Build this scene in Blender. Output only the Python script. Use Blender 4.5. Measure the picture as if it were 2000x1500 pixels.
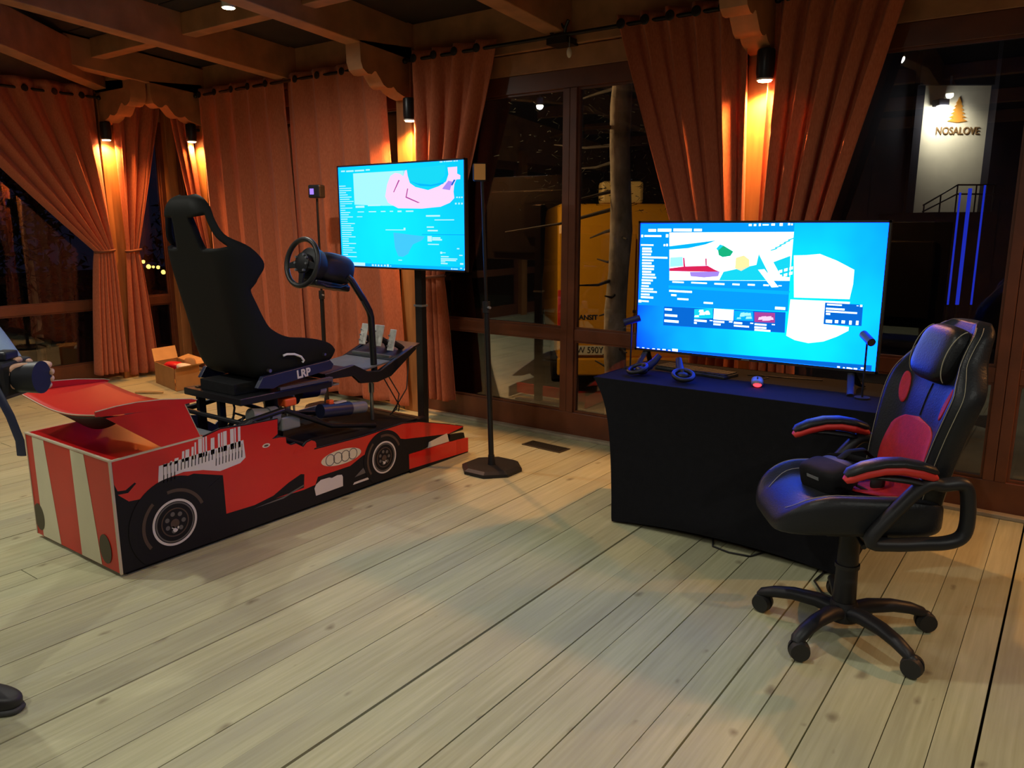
import bpy, bmesh, math, random
from mathutils import Vector, Matrix
random.seed(7)
for o in list(bpy.data.objects): bpy.data.objects.remove(o)
SC = bpy.context.scene
COL = SC.collection
PI = math.pi

# ---------------------------------------------------------------- camera
cd = bpy.data.cameras.new('camera')
cd.sensor_width = 36.0
cd.lens = 36.0 * 1520.0 / 2000.0
cd.clip_start = 0.05
cam = bpy.data.objects.new('camera', cd)
cam.location = (0, 0, 1.55)
cam.rotation_euler = (math.radians(90 - 11.53), 0, math.radians(36))
COL.objects.link(cam)
SC.camera = cam

# ---------------------------------------------------------------- world and exposure
w = bpy.data.worlds.new('night')
SC.world = w
w.use_nodes = True
w.node_tree.nodes['Background'].inputs[0].default_value = (0.38, 0.38, 0.90, 1)
w.node_tree.nodes['Background'].inputs[1].default_value = 0.010
SC.view_settings.view_transform = 'Standard'
SC.view_settings.look = 'None'
SC.view_settings.exposure = 0.0
SC.view_settings.gamma = 1.0
SC.view_settings.use_curve_mapping = False

LAMP_W = 170.0       # wall lamps on the posts
CEIL_W = 150.0       # ceiling spots
SCREEN = 19.0        # screen brightness

# ---------------------------------------------------------------- materials
def lin(c):
    c /= 255.0
    return c / 12.92 if c <= 0.04045 else ((c + 0.055) / 1.055) ** 2.4
def S(r, g, b): return (lin(r), lin(g), lin(b))
MATS = {}
def mat(name, col, rough=0.5, metal=0.0, noise=None, bump=None, emit=None, coat=0.0, spec=0.5):
    m = bpy.data.materials.new(name)
    m.use_nodes = True
    nt = m.node_tree
    b = nt.nodes['Principled BSDF']
    b.inputs['Base Color'].default_value = (*col, 1)
    b.inputs['Roughness'].default_value = rough
    b.inputs['Metallic'].default_value = metal
    b.inputs['Specular IOR Level'].default_value = spec
    b.inputs['Coat Weight'].default_value = coat
    if emit:
        b.inputs['Emission Color'].default_value = (*emit[0], 1)
        b.inputs['Emission Strength'].default_value = emit[1]
    if noise or bump:
        tc = nt.nodes.new('ShaderNodeTexCoord')
    if noise:
        sc, amt = noise[0], noise[1]
        n = nt.nodes.new('ShaderNodeTexNoise'); n.inputs['Scale'].default_value = sc; n.inputs['Detail'].default_value = 5
        mp = nt.nodes.new('ShaderNodeMapping')
        if len(noise) > 2: mp.inputs['Scale'].default_value = noise[2]
        nt.links.new(tc.outputs['Object'], mp.inputs[0]); nt.links.new(mp.outputs[0], n.inputs['Vector'])
        r = nt.nodes.new('ShaderNodeMapRange')
        r.inputs['From Min'].default_value = 0.3; r.inputs['From Max'].default_value = 0.7
        r.inputs['To Min'].default_value = 1 - amt; r.inputs['To Max'].default_value = 1 + amt
        nt.links.new(n.outputs['Fac'], r.inputs['Value'])
        mx = nt.nodes.new('ShaderNodeVectorMath'); mx.operation = 'SCALE'
        mx.inputs[0].default_value = col
        nt.links.new(r.outputs[0], mx.inputs['Scale'])
        nt.links.new(mx.outputs[0], b.inputs['Base Color'])
    if bump:
        n2 = nt.nodes.new('ShaderNodeTexNoise'); n2.inputs['Scale'].default_value = bump[0]; n2.inputs['Detail'].default_value = 3
        nt.links.new(tc.outputs['Object'], n2.inputs['Vector'])
        bp = nt.nodes.new('ShaderNodeBump'); bp.inputs['Strength'].default_value = bump[1]; bp.inputs['Distance'].default_value = 0.01
        nt.links.new(n2.outputs['Fac'], bp.inputs['Height']); nt.links.new(bp.outputs[0], b.inputs['Normal'])
    MATS[name] = m
    return m
def emis(name, col, s):
    m = bpy.data.materials.new(name); m.use_nodes = True
    nt = m.node_tree; nt.nodes.clear()
    e = nt.nodes.new('ShaderNodeEmission'); e.inputs[0].default_value = (*col, 1); e.inputs[1].default_value = s
    o = nt.nodes.new('ShaderNodeOutputMaterial'); nt.links.new(e.outputs[0], o.inputs[0])
    MATS[name] = m
    return m

def floor_wood():
    m = bpy.data.materials.new('pine_boards'); m.use_nodes = True
    nt = m.node_tree; N = nt.nodes; L = nt.links
    b = N['Principled BSDF']; b.inputs['Roughness'].default_value = 0.62; b.inputs['Specular IOR Level'].default_value = 0.35
    tc = N.new('ShaderNodeTexCoord'); oi = N.new('ShaderNodeObjectInfo')
    off = N.new('ShaderNodeVectorMath'); off.operation = 'SCALE'; off.inputs[0].default_value = (0, 9, 5)
    L.new(oi.outputs['Random'], off.inputs['Scale'])
    add = N.new('ShaderNodeVectorMath'); L.new(tc.outputs['Object'], add.inputs[0]); L.new(off.outputs[0], add.inputs[1])
    mp = N.new('ShaderNodeMapping'); mp.inputs['Scale'].default_value = (34, 1.3, 1); L.new(add.outputs[0], mp.inputs[0])
    g = N.new('ShaderNodeTexNoise'); g.inputs['Scale'].default_value = 2.0; g.inputs['Detail'].default_value = 6; L.new(mp.outputs[0], g.inputs['Vector'])
    cr = N.new('ShaderNodeValToRGB')
    cr.color_ramp.elements[0].position = 0.3; cr.color_ramp.elements[0].color = (*S(162, 160, 124), 1)
    cr.color_ramp.elements[1].position = 0.7; cr.color_ramp.elements[1].color = (*S(182, 180, 144), 1)
    L.new(g.outputs['Fac'], cr.inputs[0])
    # broad grey weathering
    st = N.new('ShaderNodeTexNoise'); st.inputs['Scale'].default_value = 1.6; st.inputs['Detail'].default_value = 4
    mp2 = N.new('ShaderNodeMapping'); mp2.inputs['Scale'].default_value = (3.0, 0.8, 1); L.new(add.outputs[0], mp2.inputs[0]); L.new(mp2.outputs[0], st.inputs['Vector'])
    r2 = N.new('ShaderNodeMapRange'); r2.inputs['From Min'].default_value = 0.45; r2.inputs['From Max'].default_value = 0.75; r2.inputs['To Max'].default_value = 0.55
    L.new(st.outputs['Fac'], r2.inputs['Value'])
    m1 = N.new('ShaderNodeMix'); m1.data_type = 'RGBA'; L.new(r2.outputs[0], m1.inputs['Factor'])
    L.new(cr.outputs[0], m1.inputs['A']); m1.inputs['B'].default_value = (*S(150, 148, 128), 1)
    # knots
    mp3 = N.new('ShaderNodeMapping'); mp3.inputs['Scale'].default_value = (4.6, 2.4, 1); L.new(add.outputs[0], mp3.inputs[0])
    ds = N.new('ShaderNodeTexNoise'); ds.inputs['Scale'].default_value = 9; L.new(add.outputs[0], ds.inputs['Vector'])
    sc = N.new('ShaderNodeVectorMath'); sc.operation = 'SCALE'; sc.inputs['Scale'].default_value = 0.22; L.new(ds.outputs['Color'], sc.inputs[0])
    ad2 = N.new('ShaderNodeVectorMath'); L.new(mp3.outputs[0], ad2.inputs[0]); L.new(sc.outputs[0], ad2.inputs[1])
    v = N.new('ShaderNodeTexVoronoi'); v.voronoi_dimensions = '2D'; v.inputs['Scale'].default_value = 1.0; L.new(ad2.outputs[0], v.inputs['Vector'])
    sep = N.new('ShaderNodeSeparateColor'); L.new(v.outputs['Color'], sep.inputs[0])
    siz = N.new('ShaderNodeMapRange'); siz.inputs['From Min'].default_value = 0.5; siz.inputs['From Max'].default_value = 1; siz.inputs['To Min'].default_value = 0.0; siz.inputs['To Max'].default_value = 0.085
    L.new(sep.outputs[0], siz.inputs['Value'])
    df = N.new('ShaderNodeMath'); df.operation = 'SUBTRACT'; L.new(siz.outputs[0], df.inputs[0]); L.new(v.outputs['Distance'], df.inputs[1])
    kr = N.new('ShaderNodeMapRange'); kr.inputs['From Min'].default_value = -0.03; kr.inputs['From Max'].default_value = 0.05; L.new(df.outputs[0], kr.inputs['Value'])
    m2 = N.new('ShaderNodeMix'); m2.data_type = 'RGBA'
    kf = N.new('ShaderNodeMath'); kf.operation = 'MULTIPLY'; kf.inputs[1].default_value = 0.6; L.new(kr.outputs[0], kf.inputs[0])
    L.new(kf.outputs[0], m2.inputs['Factor']); L.new(m1.outputs['Result'], m2.inputs['A']); m2.inputs['B'].default_value = (*S(82, 66, 45), 1)
    # per-board tone
    tr = N.new('ShaderNodeMapRange'); tr.inputs['To Min'].default_value = 0.92; tr.inputs['To Max'].default_value = 1.06; L.new(oi.outputs['Random'], tr.inputs['Value'])
    sm = N.new('ShaderNodeVectorMath'); sm.operation = 'SCALE'; L.new(m2.outputs['Result'], sm.inputs[0]); L.new(tr.outputs[0], sm.inputs['Scale'])
    L.new(sm.outputs[0], b.inputs['Base Color'])
    bp = N.new('ShaderNodeBump'); bp.inputs['Strength'].default_value = 0.12; bp.inputs['Distance'].default_value = 0.004
    L.new(g.outputs['Fac'], bp.inputs['Height']); L.new(bp.outputs[0], b.inputs['Normal'])
    MATS['floor'] = m
floor_wood()

def glass_mat():
    m = bpy.data.materials.new('window_glass'); m.use_nodes = True
    nt = m.node_tree; N = nt.nodes; N.clear()
    o = N.new('ShaderNodeOutputMaterial'); mx = N.new('ShaderNodeMixShader')
    t = N.new('ShaderNodeBsdfTransparent'); t.inputs[0].default_value = (0.93, 0.95, 0.95, 1)
    g = N.new('ShaderNodeBsdfGlossy'); g.inputs['Roughness'].default_value = 0.01; g.inputs[0].default_value = (1, 1, 1, 1)
    f = N.new('ShaderNodeFresnel'); f.inputs[0].default_value = 1.6
    nt.links.new(f.outputs[0], mx.inputs[0]); nt.links.new(t.outputs[0], mx.inputs[1]); nt.links.new(g.outputs[0], mx.inputs[2])
    nt.links.new(mx.outputs[0], o.inputs[0])
    MATS['glass'] = m
glass_mat()

def curtain_mat():
    m = bpy.data.materials.new('curtain_cloth'); m.use_nodes = True
    nt = m.node_tree; N = nt.nodes; L = nt.links; N.clear()
    o = N.new('ShaderNodeOutputMaterial'); mx = N.new('ShaderNodeMixShader'); mx.inputs[0].default_value = 0.16
    d = N.new('ShaderNodeBsdfPrincipled'); d.inputs['Roughness'].default_value = 0.85; d.inputs['Specular IOR Level'].default_value = 0.15
    d.inputs['Sheen Weight'].default_value = 0.15
    t = N.new('ShaderNodeBsdfTranslucent')
    tc = N.new('ShaderNodeTexCoord'); n = N.new('ShaderNodeTexNoise'); n.inputs['Scale'].default_value = 60; n.inputs['Detail'].default_value = 3
    mp = N.new('ShaderNodeMapping'); mp.inputs['Scale'].default_value = (3, 3, 0.6); L.new(tc.outputs['Object'], mp.inputs[0]); L.new(mp.outputs[0], n.inputs['Vector'])
    cr = N.new('ShaderNodeValToRGB')
    cr.color_ramp.elements[0].position = 0.35; cr.color_ramp.elements[0].color = (*S(184, 100, 68), 1)
    cr.color_ramp.elements[1].position = 0.65; cr.color_ramp.elements[1].color = (*S(200, 114, 80), 1)
    L.new(n.outputs['Fac'], cr.inputs[0]); L.new(cr.outputs[0], d.inputs['Base Color']); L.new(cr.outputs[0], t.inputs[0])
    bp = N.new('ShaderNodeBump'); bp.inputs['Strength'].default_value = 0.08; bp.inputs['Distance'].default_value = 0.003
    L.new(n.outputs['Fac'], bp.inputs['Height']); L.new(bp.outputs[0], d.inputs['Normal'])
    L.new(d.outputs[0], mx.inputs[1]); L.new(t.outputs[0], mx.inputs[2]); L.new(mx.outputs[0], o.inputs[0])
    MATS['curtain'] = m
curtain_mat()

mat('beam', S(164, 114, 76), 0.6, noise=(3, 0.22, (2, 2, 2)), bump=(25, 0.15))
mat('frame_wood', S(96, 50, 26), 0.45, noise=(5, 0.25), bump=(30, 0.1))
mat('post_wood', S(160, 105, 55), 0.55, noise=(4, 0.25, (5, 5, 0.6)))
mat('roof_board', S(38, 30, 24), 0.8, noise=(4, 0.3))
mat('subfloor', S(28, 22, 16), 0.9)
mat('threshold', S(150, 138, 116), 0.6, noise=(8, 0.2))
mat('black', (0.012, 0.012, 0.013), 0.45)
mat('black_matte', (0.009, 0.009, 0.010), 0.8, noise=(40, 0.2), spec=0.15)
mat('black_metal', (0.016, 0.016, 0.018), 0.35, 0.4)
mat('black_plastic', (0.014, 0.014, 0.016), 0.45, spec=0.3)
mat('leather', (0.014, 0.015, 0.017), 0.42, bump=(140, 0.12), spec=0.22)
mat('red_fabric', S(176, 22, 30), 0.7, noise=(60, 0.15), bump=(220, 0.15))
mat('red_trim', S(196, 40, 34), 0.55)
mat('stitch', S(150, 142, 120), 0.7)
mat('cloth_black', (0.010, 0.010, 0.012), 0.9, noise=(30, 0.08), bump=(260, 0.1), spec=0.08)
mat('seat_fabric', (0.007, 0.007, 0.009), 0.8, bump=(300, 0.1), spec=0.1)
mat('seat_shell', (0.012, 0.0125, 0.011), 0.6, spec=0.1)
mat('print_red', S(196, 26, 22), 0.3, noise=(3, 0.12), coat=0.3)
mat('print_red_dull', S(190, 34, 22), 0.4, noise=(2.5, 0.08))
mat('print_white', S(205, 198, 190), 0.4, noise=(6, 0.05))
mat('print_cream', S(206, 198, 168), 0.45, noise=(5, 0.05))
mat('print_black', (0.010, 0.009, 0.010), 0.5, spec=0.2)
mat('print_grey', S(92, 88, 84), 0.4)
mat('print_brown', S(74, 56, 46), 0.4)
mat('board_edge', S(190, 176, 150), 0.7)
mat('board_back', S(112, 118, 126), 0.7)
mat('print_olive', S(62, 52, 34), 0.5)
mat('steel', S(150, 150, 148), 0.3, 0.9)
mat('brushed', S(205, 202, 194), 0.4, 0.3, noise=(30, 0.2))
mat('deck_grey', S(92, 94, 92), 0.5, noise=(12, 0.15))
mat('motor_grey', S(120, 124, 118), 0.45)
mat('orange', S(220, 84, 24), 0.45)
mat('navy', (0.012, 0.016, 0.045), 0.4)
mat('white_plastic', S(222, 222, 220), 0.4)
mat('grey_plastic', S(110, 112, 116), 0.4)
mat('cardboard', S(168, 122, 70), 0.8, noise=(7, 0.12))
mat('cardboard_in', S(190, 150, 96), 0.85, noise=(7, 0.1))
mat('kraft', S(176, 132, 80), 0.85, bump=(18, 0.5))
mat('red_bag', S(206, 24, 40), 0.4, bump=(12, 0.6))
mat('white_paper', S(226, 214, 196), 0.7, bump=(12, 0.5))
mat('gold_label', S(214, 150, 70), 0.35)
mat('van_yellow', S(214, 150, 24), 0.35, coat=0.4)
mat('plate_white', S(215, 210, 190), 0.5)
mat('bark', S(176, 156, 136), 0.9, noise=(9, 0.5, (1, 1, 0.5)), bump=(14, 0.9))
mat('snow_ground', S(112, 104, 92), 0.9, noise=(2, 0.25))
mat('render_white', S(226, 220, 205), 0.8, noise=(4, 0.05))
mat('render_dark', S(15, 15, 36), 0.8, noise=(3, 0.2))
mat('sign_gold', S(190, 130, 52), 0.5)
mat('sign_letter', S(120, 92, 60), 0.5)
mat('leaf_dark', S(16, 20, 14), 0.9)
mat('denim', S(70, 92, 130), 0.85, bump=(120, 0.2))
mat('sleeve', S(120, 140, 170), 0.85, bump=(90, 0.2))
mat('trousers', (0.010, 0.010, 0.013), 0.9, spec=0.1)
mat('skin', S(196, 150, 124), 0.55)
mat('hair', S(50, 34, 24), 0.7)
mat('shoe', (0.014, 0.013, 0.014), 0.5)
mat('shoe_sole', (0.03, 0.03, 0.03), 0.7)
mat('brass_vent', S(70, 62, 48), 0.5, 0.5)
mat('rubber', (0.012, 0.012, 0.012), 0.6)
mat('wheel_rim_leather', (0.022, 0.021, 0.02), 0.42)
mat('blue_shell', S(52, 58, 84), 0.35)
mat('branch_bark', S(74, 62, 52), 0.9)
mat('van_sign', S(222, 190, 120), 0.5)
mat('grommet', (0.02, 0.016, 0.014), 0.4, 0.5)
mat('tie_cloth', S(110, 62, 40), 0.8)
mat('soil', S(20, 18, 16), 1.0, noise=(3, 0.3))
emis('lamp_lens', (1.0, 0.72, 0.38), 26)
emis('ceil_lens', (1.0, 0.82, 0.5), 26)
emis('mouse_red', (1.0, 0.02, 0.03), 6)
emis('led_violet', (0.35, 0.2, 1.0), 1.3)
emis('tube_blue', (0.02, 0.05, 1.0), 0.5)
emis('bulb_warm', (1.0, 0.6, 0.12), 3)
emis('out_lens', (1.0, 0.95, 0.8), 40)

# ---------------------------------------------------------------- mesh helpers
class MB:
    def __init__(s, M=None):
        s.v = []; s.f = []; s.mi = []; s.M = M; s.k = 0
    def add(s, vs, fs):
        b = len(s.v)
        for p in vs:
            p = Vector(p)
            s.v.append(s.M @ p if s.M else p)
        for f in fs:
            s.f.append([b + i for i in f]); s.mi.append(s.k)
        return s
    def box(s, a, b, T=None):
        (x0, y0, z0), (x1, y1, z1) = a, b
        vs = [(x0, y0, z0), (x1, y0, z0), (x1, y1, z0), (x0, y1, z0), (x0, y0, z1), (x1, y0, z1), (x1, y1, z1), (x0, y1, z1)]
        if T: vs = [T @ Vector(p) for p in vs]
        return s.add(vs, [(0, 3, 2, 1), (4, 5, 6, 7), (0, 1, 5, 4), (1, 2, 6, 5), (2, 3, 7, 6), (3, 0, 4, 7)])
    def hexa(s, q0, q1):
        vs = list(q0) + list(q1)
        return s.add(vs, [(0, 3, 2, 1), (4, 5, 6, 7), (0, 1, 5, 4), (1, 2, 6, 5), (2, 3, 7, 6), (3, 0, 4, 7)])
    def prism(s, poly, ax, lo, hi):
        n = len(poly)
        def P(p, d):
            if ax == 'x': return (d, p[0], p[1])
            if ax == 'y': return (p[0], d, p[1])
            return (p[0], p[1], d)
        vs = [P(p, lo) for p in poly] + [P(p, hi) for p in poly]
        fs = [list(range(n))[::-1], list(range(n, 2 * n))] + [(i, (i + 1) % n, n + (i + 1) % n, n + i) for i in range(n)]
        return s.add(vs, fs)
    def cyl(s, p0, p1, r0, r1=None, n=16, caps=True):
        r1 = r0 if r1 is None else r1
        p0 = Vector(p0); p1 = Vector(p1); d = (p1 - p0).normalized()
        u = d.orthogonal().normalized(); w_ = d.cross(u)
        vs = []
        for c, r in ((p0, r0), (p1, r1)):
            for i in range(n):
                a = 2 * PI * i / n
                vs.append(c + u * (r * math.cos(a)) + w_ * (r * math.sin(a)))
        fs = [(i, (i + 1) % n, n + (i + 1) % n, n + i) for i in range(n)]
        if caps: fs += [list(range(n))[::-1], list(range(n, 2 * n))]
        return s.add(vs, fs)
    def lathe(s, prof, c, ax=(0, 0, 1), n=24):
        ax = Vector(ax).normalized(); u = ax.orthogonal().normalized(); w_ = ax.cross(u); c = Vector(c)
        vs = []; m = len(prof)
        for r, h in prof:
            for i in range(n):
                a = 2 * PI * i / n
                vs.append(c + ax * h + u * (r * math.cos(a)) + w_ * (r * math.sin(a)))
        fs = []
        for j in range(m - 1):
            for i in range(n):
                fs.append((j * n + i, j * n + (i + 1) % n, (j + 1) * n + (i + 1) % n, (j + 1) * n + i))
        fs += [list(range(n))[::-1], list(range((m - 1) * n, m * n))]
        return s.add(vs, fs)
    def tube(s, pts, r, n=8, flat=None, closed=False):
        pts = [Vector(p) for p in pts]; m = len(pts)
        rs = r if isinstance(r, (list, tuple)) else [r] * m
        T = []
        for i in range(m):
            if closed: t = pts[(i + 1) % m] - pts[i - 1]
            else: t = pts[min(i + 1, m - 1)] - pts[max(i - 1, 0)]
            T.append(t.normalized())
        u = Vector(flat) if flat else T[0].orthogonal()
        vs = []
        for i in range(m):
            u = (u - T[i] * u.dot(T[i]))
            u.normalize()
            w_ = T[i].cross(u)
            rr = rs[i]
            ra, rb = rr if isinstance(rr, (list, tuple)) else (rr, rr)
            for k in range(n):
                a = 2 * PI * k / n
                vs.append(pts[i] + u * (ra * math.cos(a)) + w_ * (rb * math.sin(a)))
        fs = []
        for i in range(m if closed else m - 1):
            j = (i + 1) % m
            for k in range(n):
                fs.append((i * n + k, i * n + (k + 1) % n, j * n + (k + 1) % n, j * n + k))
        if not closed: fs += [list(range(n))[::-1], list(range((m - 1) * n, m * n))]
        return s.add(vs, fs)
    def ball(s, c, r, e1=1.0, e2=1.0, nu=24, nv=14, fn=None):
        rx, ry, rz = r if isinstance(r, (tuple, list)) else (r, r, r)
        sg = lambda x, e: math.copysign(abs(x) ** e, x)
        vs = []
        for j in range(nv + 1):
            ph = -PI / 2 + PI * j / nv
            for i in range(nu):
                th = 2 * PI * i / nu
                x = rx * sg(math.cos(ph), e1) * sg(math.cos(th), e2)
                y = ry * sg(math.cos(ph), e1) * sg(math.sin(th), e2)
                z = rz * sg(math.sin(ph), e1)
                p = (x, y, z)
                if fn: p = fn(*p)
                vs.append((p[0] + c[0], p[1] + c[1], p[2] + c[2]))
        fs = []
        for j in range(nv):
            for i in range(nu):
                fs.append((j * nu + i, j * nu + (i + 1) % nu, (j + 1) * nu + (i + 1) % nu, (j + 1) * nu + i))
        return s.add(vs, fs)
    def torus(s, c, ax, R, r, n=28, k=8):
        ax = Vector(ax).normalized(); u = ax.orthogonal().normalized(); w_ = ax.cross(u); c = Vector(c)
        pts = [c + u * (R * math.cos(2 * PI * i / n)) + w_ * (R * math.sin(2 * PI * i / n)) for i in range(n)]
        return s.tube(pts, r, k, flat=ax, closed=True)
    def grid(s, fn, nu, nv, skip=None, closed_u=False):
        vs = [fn(i / nu, j / nv) for j in range(nv + 1) for i in range(nu + (0 if closed_u else 1))]
        W = nu + (0 if closed_u else 1)
        fs = []
        for j in range(nv):
            for i in range(nu):
                if skip and skip(i / nu + .5 / nu, j / nv + .5 / nv): continue
                i2 = (i + 1) % W
                fs.append((j * W + i, j * W + i2, (j + 1) * W + i2, (j + 1) * W + i))
        return s.add(vs, fs)
    def build(s, name, material, parent=None, off=(0, 0, 0), smooth=None, bevel=None, kind=None, label=None):
        me = bpy.data.meshes.new(name)
        off = Vector(off)
        me.from_pydata([tuple(p - off) for p in s.v], [], s.f)
        ms = material if isinstance(material, (list, tuple)) else [material]
        for m in ms: me.materials.append(MATS[m] if isinstance(m, str) else m)
        if len(ms) > 1:
            for p, i in zip(me.polygons, s.mi): p.material_index = min(i, len(ms) - 1)
        bm = bmesh.new(); bm.from_mesh(me)
        bmesh.ops.remove_doubles(bm, verts=bm.verts, dist=1e-6)
        bmesh.ops.recalc_face_normals(bm, faces=bm.faces)
        bm.to_mesh(me); bm.free()
        if smooth is not None:
            me.shade_smooth(); me.set_sharp_from_angle(angle=math.radians(smooth))
        o = bpy.data.objects.new(name, me); COL.objects.link(o)
        if parent: o.parent = parent
        if bevel:
            b = o.modifiers.new('bevel', 'BEVEL'); b.width = bevel; b.segments = 2; b.limit_method = 'ANGLE'; b.angle_limit = math.radians(40)
        if kind: o['kind'] = kind
        if label: o['label'] = label
        return o
def root(name, label, cat, loc=(0, 0, 0), rz=0, group=None, kind=None):
    o = bpy.data.objects.new(name, None); COL.objects.link(o)
    o.empty_display_size = 0.1
    o.location = loc; o.rotation_euler = (0, 0, rz)
    if kind: o['kind'] = kind
    if label: o['label'] = label
    if cat: o['category'] = cat
    if group: o['group'] = group
    return o
def tag(o, label, cat, group=None):
    o['label'] = label; o['category'] = cat
    if group: o['group'] = group
    return o
def text_mesh(txt, size, extrude, M, name, material, parent, off=(0, 0, 0), align='CENTER', sx=1.0, bold=0.0):
    cu = bpy.data.curves.new(name, 'FONT'); cu.body = txt; cu.size = size; cu.extrude = extrude; cu.align_x = align; cu.align_y = 'CENTER'; cu.offset = bold
    to = bpy.data.objects.new(name, cu); COL.objects.link(to)
    bpy.context.view_layer.update()
    me0 = to.evaluated_get(bpy.context.evaluated_depsgraph_get()).to_mesh()
    mb = MB(M @ Matrix.Diagonal((sx, 1, 1, 1)))
    mb.add([v.co.copy() for v in me0.vertices], [list(p.vertices) for p in me0.polygons])
    bpy.data.objects.remove(to); bpy.data.curves.remove(cu)
    return mb.build(name, material, parent, off)
def spot(name, loc, target, power, col, angle, blend, parent, size=0.03):
    l = bpy.data.lights.new(name, 'SPOT'); l.energy = power; l.color = col; l.spot_size = math.radians(angle); l.spot_blend = blend; l.shadow_soft_size = size
    o = bpy.data.objects.new(name, l); COL.objects.link(o)
    d = Vector(target) - Vector(loc)
    o.rotation_euler = d.to_track_quat('-Z', 'Y').to_euler()
    o.location = loc
    if parent:
        o.parent = parent; o.location = Vector(loc) - Vector(parent.location)
    return o

# ================================================================ the room
XL, XR, YF, YB = -7.95, 3.2, 4.8, -4.5
fl = MB().box((XL - .2, YB - .2, -.09), (XR + .2, YF + .1, -.034)).build('floor', 'subfloor', kind='structure')
edges = [-3.62, -3.37, -3.25, -3.10, -2.97, -2.83, -2.68, -2.50, -2.30, -2.19, -2.01, -1.86, -1.715, -1.55, -1.395, -1.275, -1.126, -.935, -.82, -.68, -.53, -.335, -.205, -.09]
gapw = {-2.5: .007, -1.715: .009, -.09: .009, -2.01: .0055, -1.395: .005, -1.126: .006, -.82: .006, -.53: .006, -.68: .0045, -2.83: .004, -3.37: .004, -2.97: .0035}
rng = random.Random(5)
e = -3.62
left = []
while e > XL:
    e -= rng.choice([.13, .15, .16, .18]); left.append(max(e, XL - .02))
e = -.09; right = []
while e < XR:
    e += rng.choice([.14, .15, .17, .19]); right.append(min(e, XR + .02))
EDG = sorted(set(left)) + edges + right
for a, b in zip(EDG[:-1], EDG[1:]):
    if b - a < .02: continue
    ga = gapw.get(a, .0025) / 2; gb = gapw.get(b, .0025) / 2
    cuts = [YB - .1]
    if rng.random() < .55: cuts.append(rng.uniform(-1.5, 0.6) if -3.5 < a < 0.2 else rng.uniform(-1.0, 3.6))
    cuts.append(YF - .02)
    for y0, y1 in zip(cuts[:-1], cuts[1:]):
        dz = rng.uniform(-.0015, .0015)
        MB().box((a + ga, y0 + .002, -.034), (b - gb, y1 - .002, dz)).build('plank', 'floor', fl)

# ---- far wall (glazed, runs along X at Y = 4.8)
wf = MB().box((XL - .1, 4.80, 2.60), (XR, 4.94, 2.745)).build('wall_far', 'beam', kind='structure', bevel=.006)
MB().box((XL - .1, 4.775, 2.75), (XR, 4.94, 3.12)).build('wall_plate', 'beam', wf, bevel=.006)
PX = [-7.3, -4.49, -1.64, 1.2]
for px in PX:
    MB().box((px - .08, 4.72, 0), (px + .08, 4.89, 2.78)).build('post', 'post_wood', wf, bevel=.006)
MB().box((XL - .1, 4.71, 0.0), (XL + .08, 4.92, 2.78)).build('corner_post', 'post_wood', wf, bevel=.006)
MB().box((XL + .1, 4.745, 0.0), (XR, 4.80, .022)).build('threshold', 'threshold', wf, bevel=.003)
WN = [0]
def window(axis, plane, a, b, mid, label_kind=None, out=1, depth=.075):
    WN[0] += 1
    def bx(u0, u1, z0, z1, d0, d1):
        if axis == 'x': return (min(u0, u1), plane + min(d0, d1), z0), (max(u0, u1), plane + max(d0, d1), z1)
        return (plane - max(d0, d1), min(u0, u1), z0), (plane - min(d0, d1), max(u0, u1), z1)
    wdw = MB().box(*bx(a, b, 2.475, 2.60, .0, depth)).build('window_%d' % WN[0], 'frame_wood', kind='structure', bevel=.004)
    MB().box(*bx(a, b, .0, .19, .0, depth)).build('sill_rail', 'frame_wood', wdw, bevel=.004)
    st = [a, a + .06] if mid is None else None
    cols = []
    if mid is None:
        MB().box(*bx(a, a + .045, .19, 2.475, 0, depth)).build('stile', 'frame_wood', wdw, bevel=.003)
        MB().box(*bx(b - .045, b, .19, 2.475, 0, depth)).build('stile', 'frame_wood', wdw, bevel=.003)
        cols = [(a + .045, b - .045)]
    else:
        MB().box(*bx(a, a + .075, .19, 2.475, 0, depth)).build('stile', 'frame_wood', wdw, bevel=.003)
        MB().box(*bx(b - .075, b, .19, 2.475, 0, depth)).build('stile', 'frame_wood', wdw, bevel=.003)
        MB().box(*bx(mid - .055, mid - .001, .19, 2.475, -.006, depth)).build('stile', 'frame_wood', wdw, bevel=.003)
        MB().box(*bx(mid + .001, mid + .055, .19, 2.475, -.006, depth)).build('stile', 'frame_wood', wdw, bevel=.003)
        cols = [(a + .075, mid - .055), (mid + .055, b - .075)]
    for c0, c1 in cols:
        MB().box(*bx(c0, c1, .725, .81, .004, depth - .004)).build('rail', 'frame_wood', wdw, bevel=.003)
        for z0, z1 in ((.19, .725), (.81, 2.475)):
            MB().box(*bx(c0, c1, z0, z1, .035, .041)).build('pane', 'glass', wdw)
            for q0, q1 in ((c0, c0 + .014), (c1 - .014, c1)):
                MB().box(*bx(q0, q1, z0 + .014, z1 - .014, .015, .034)).build('glazing_bead', 'frame_wood', wdw)
            for q0, q1 in ((z0, z0 + .014), (z1 - .014, z1)):
                MB().box(*bx(c0, c1, q0, q1, .015, .034)).build('glazing_bead', 'frame_wood', wdw)
    return wdw
window('x', 4.8, -7.86, -7.38, None)
window('x', 4.8, -7.22, -4.57, -5.9)
window('x', 4.8, -4.41, -1.72, -2.99)
window('x', 4.8, -1.56, 1.12, -.255)
window('x', 4.8, 1.28, 3.18, 2.2)

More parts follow.
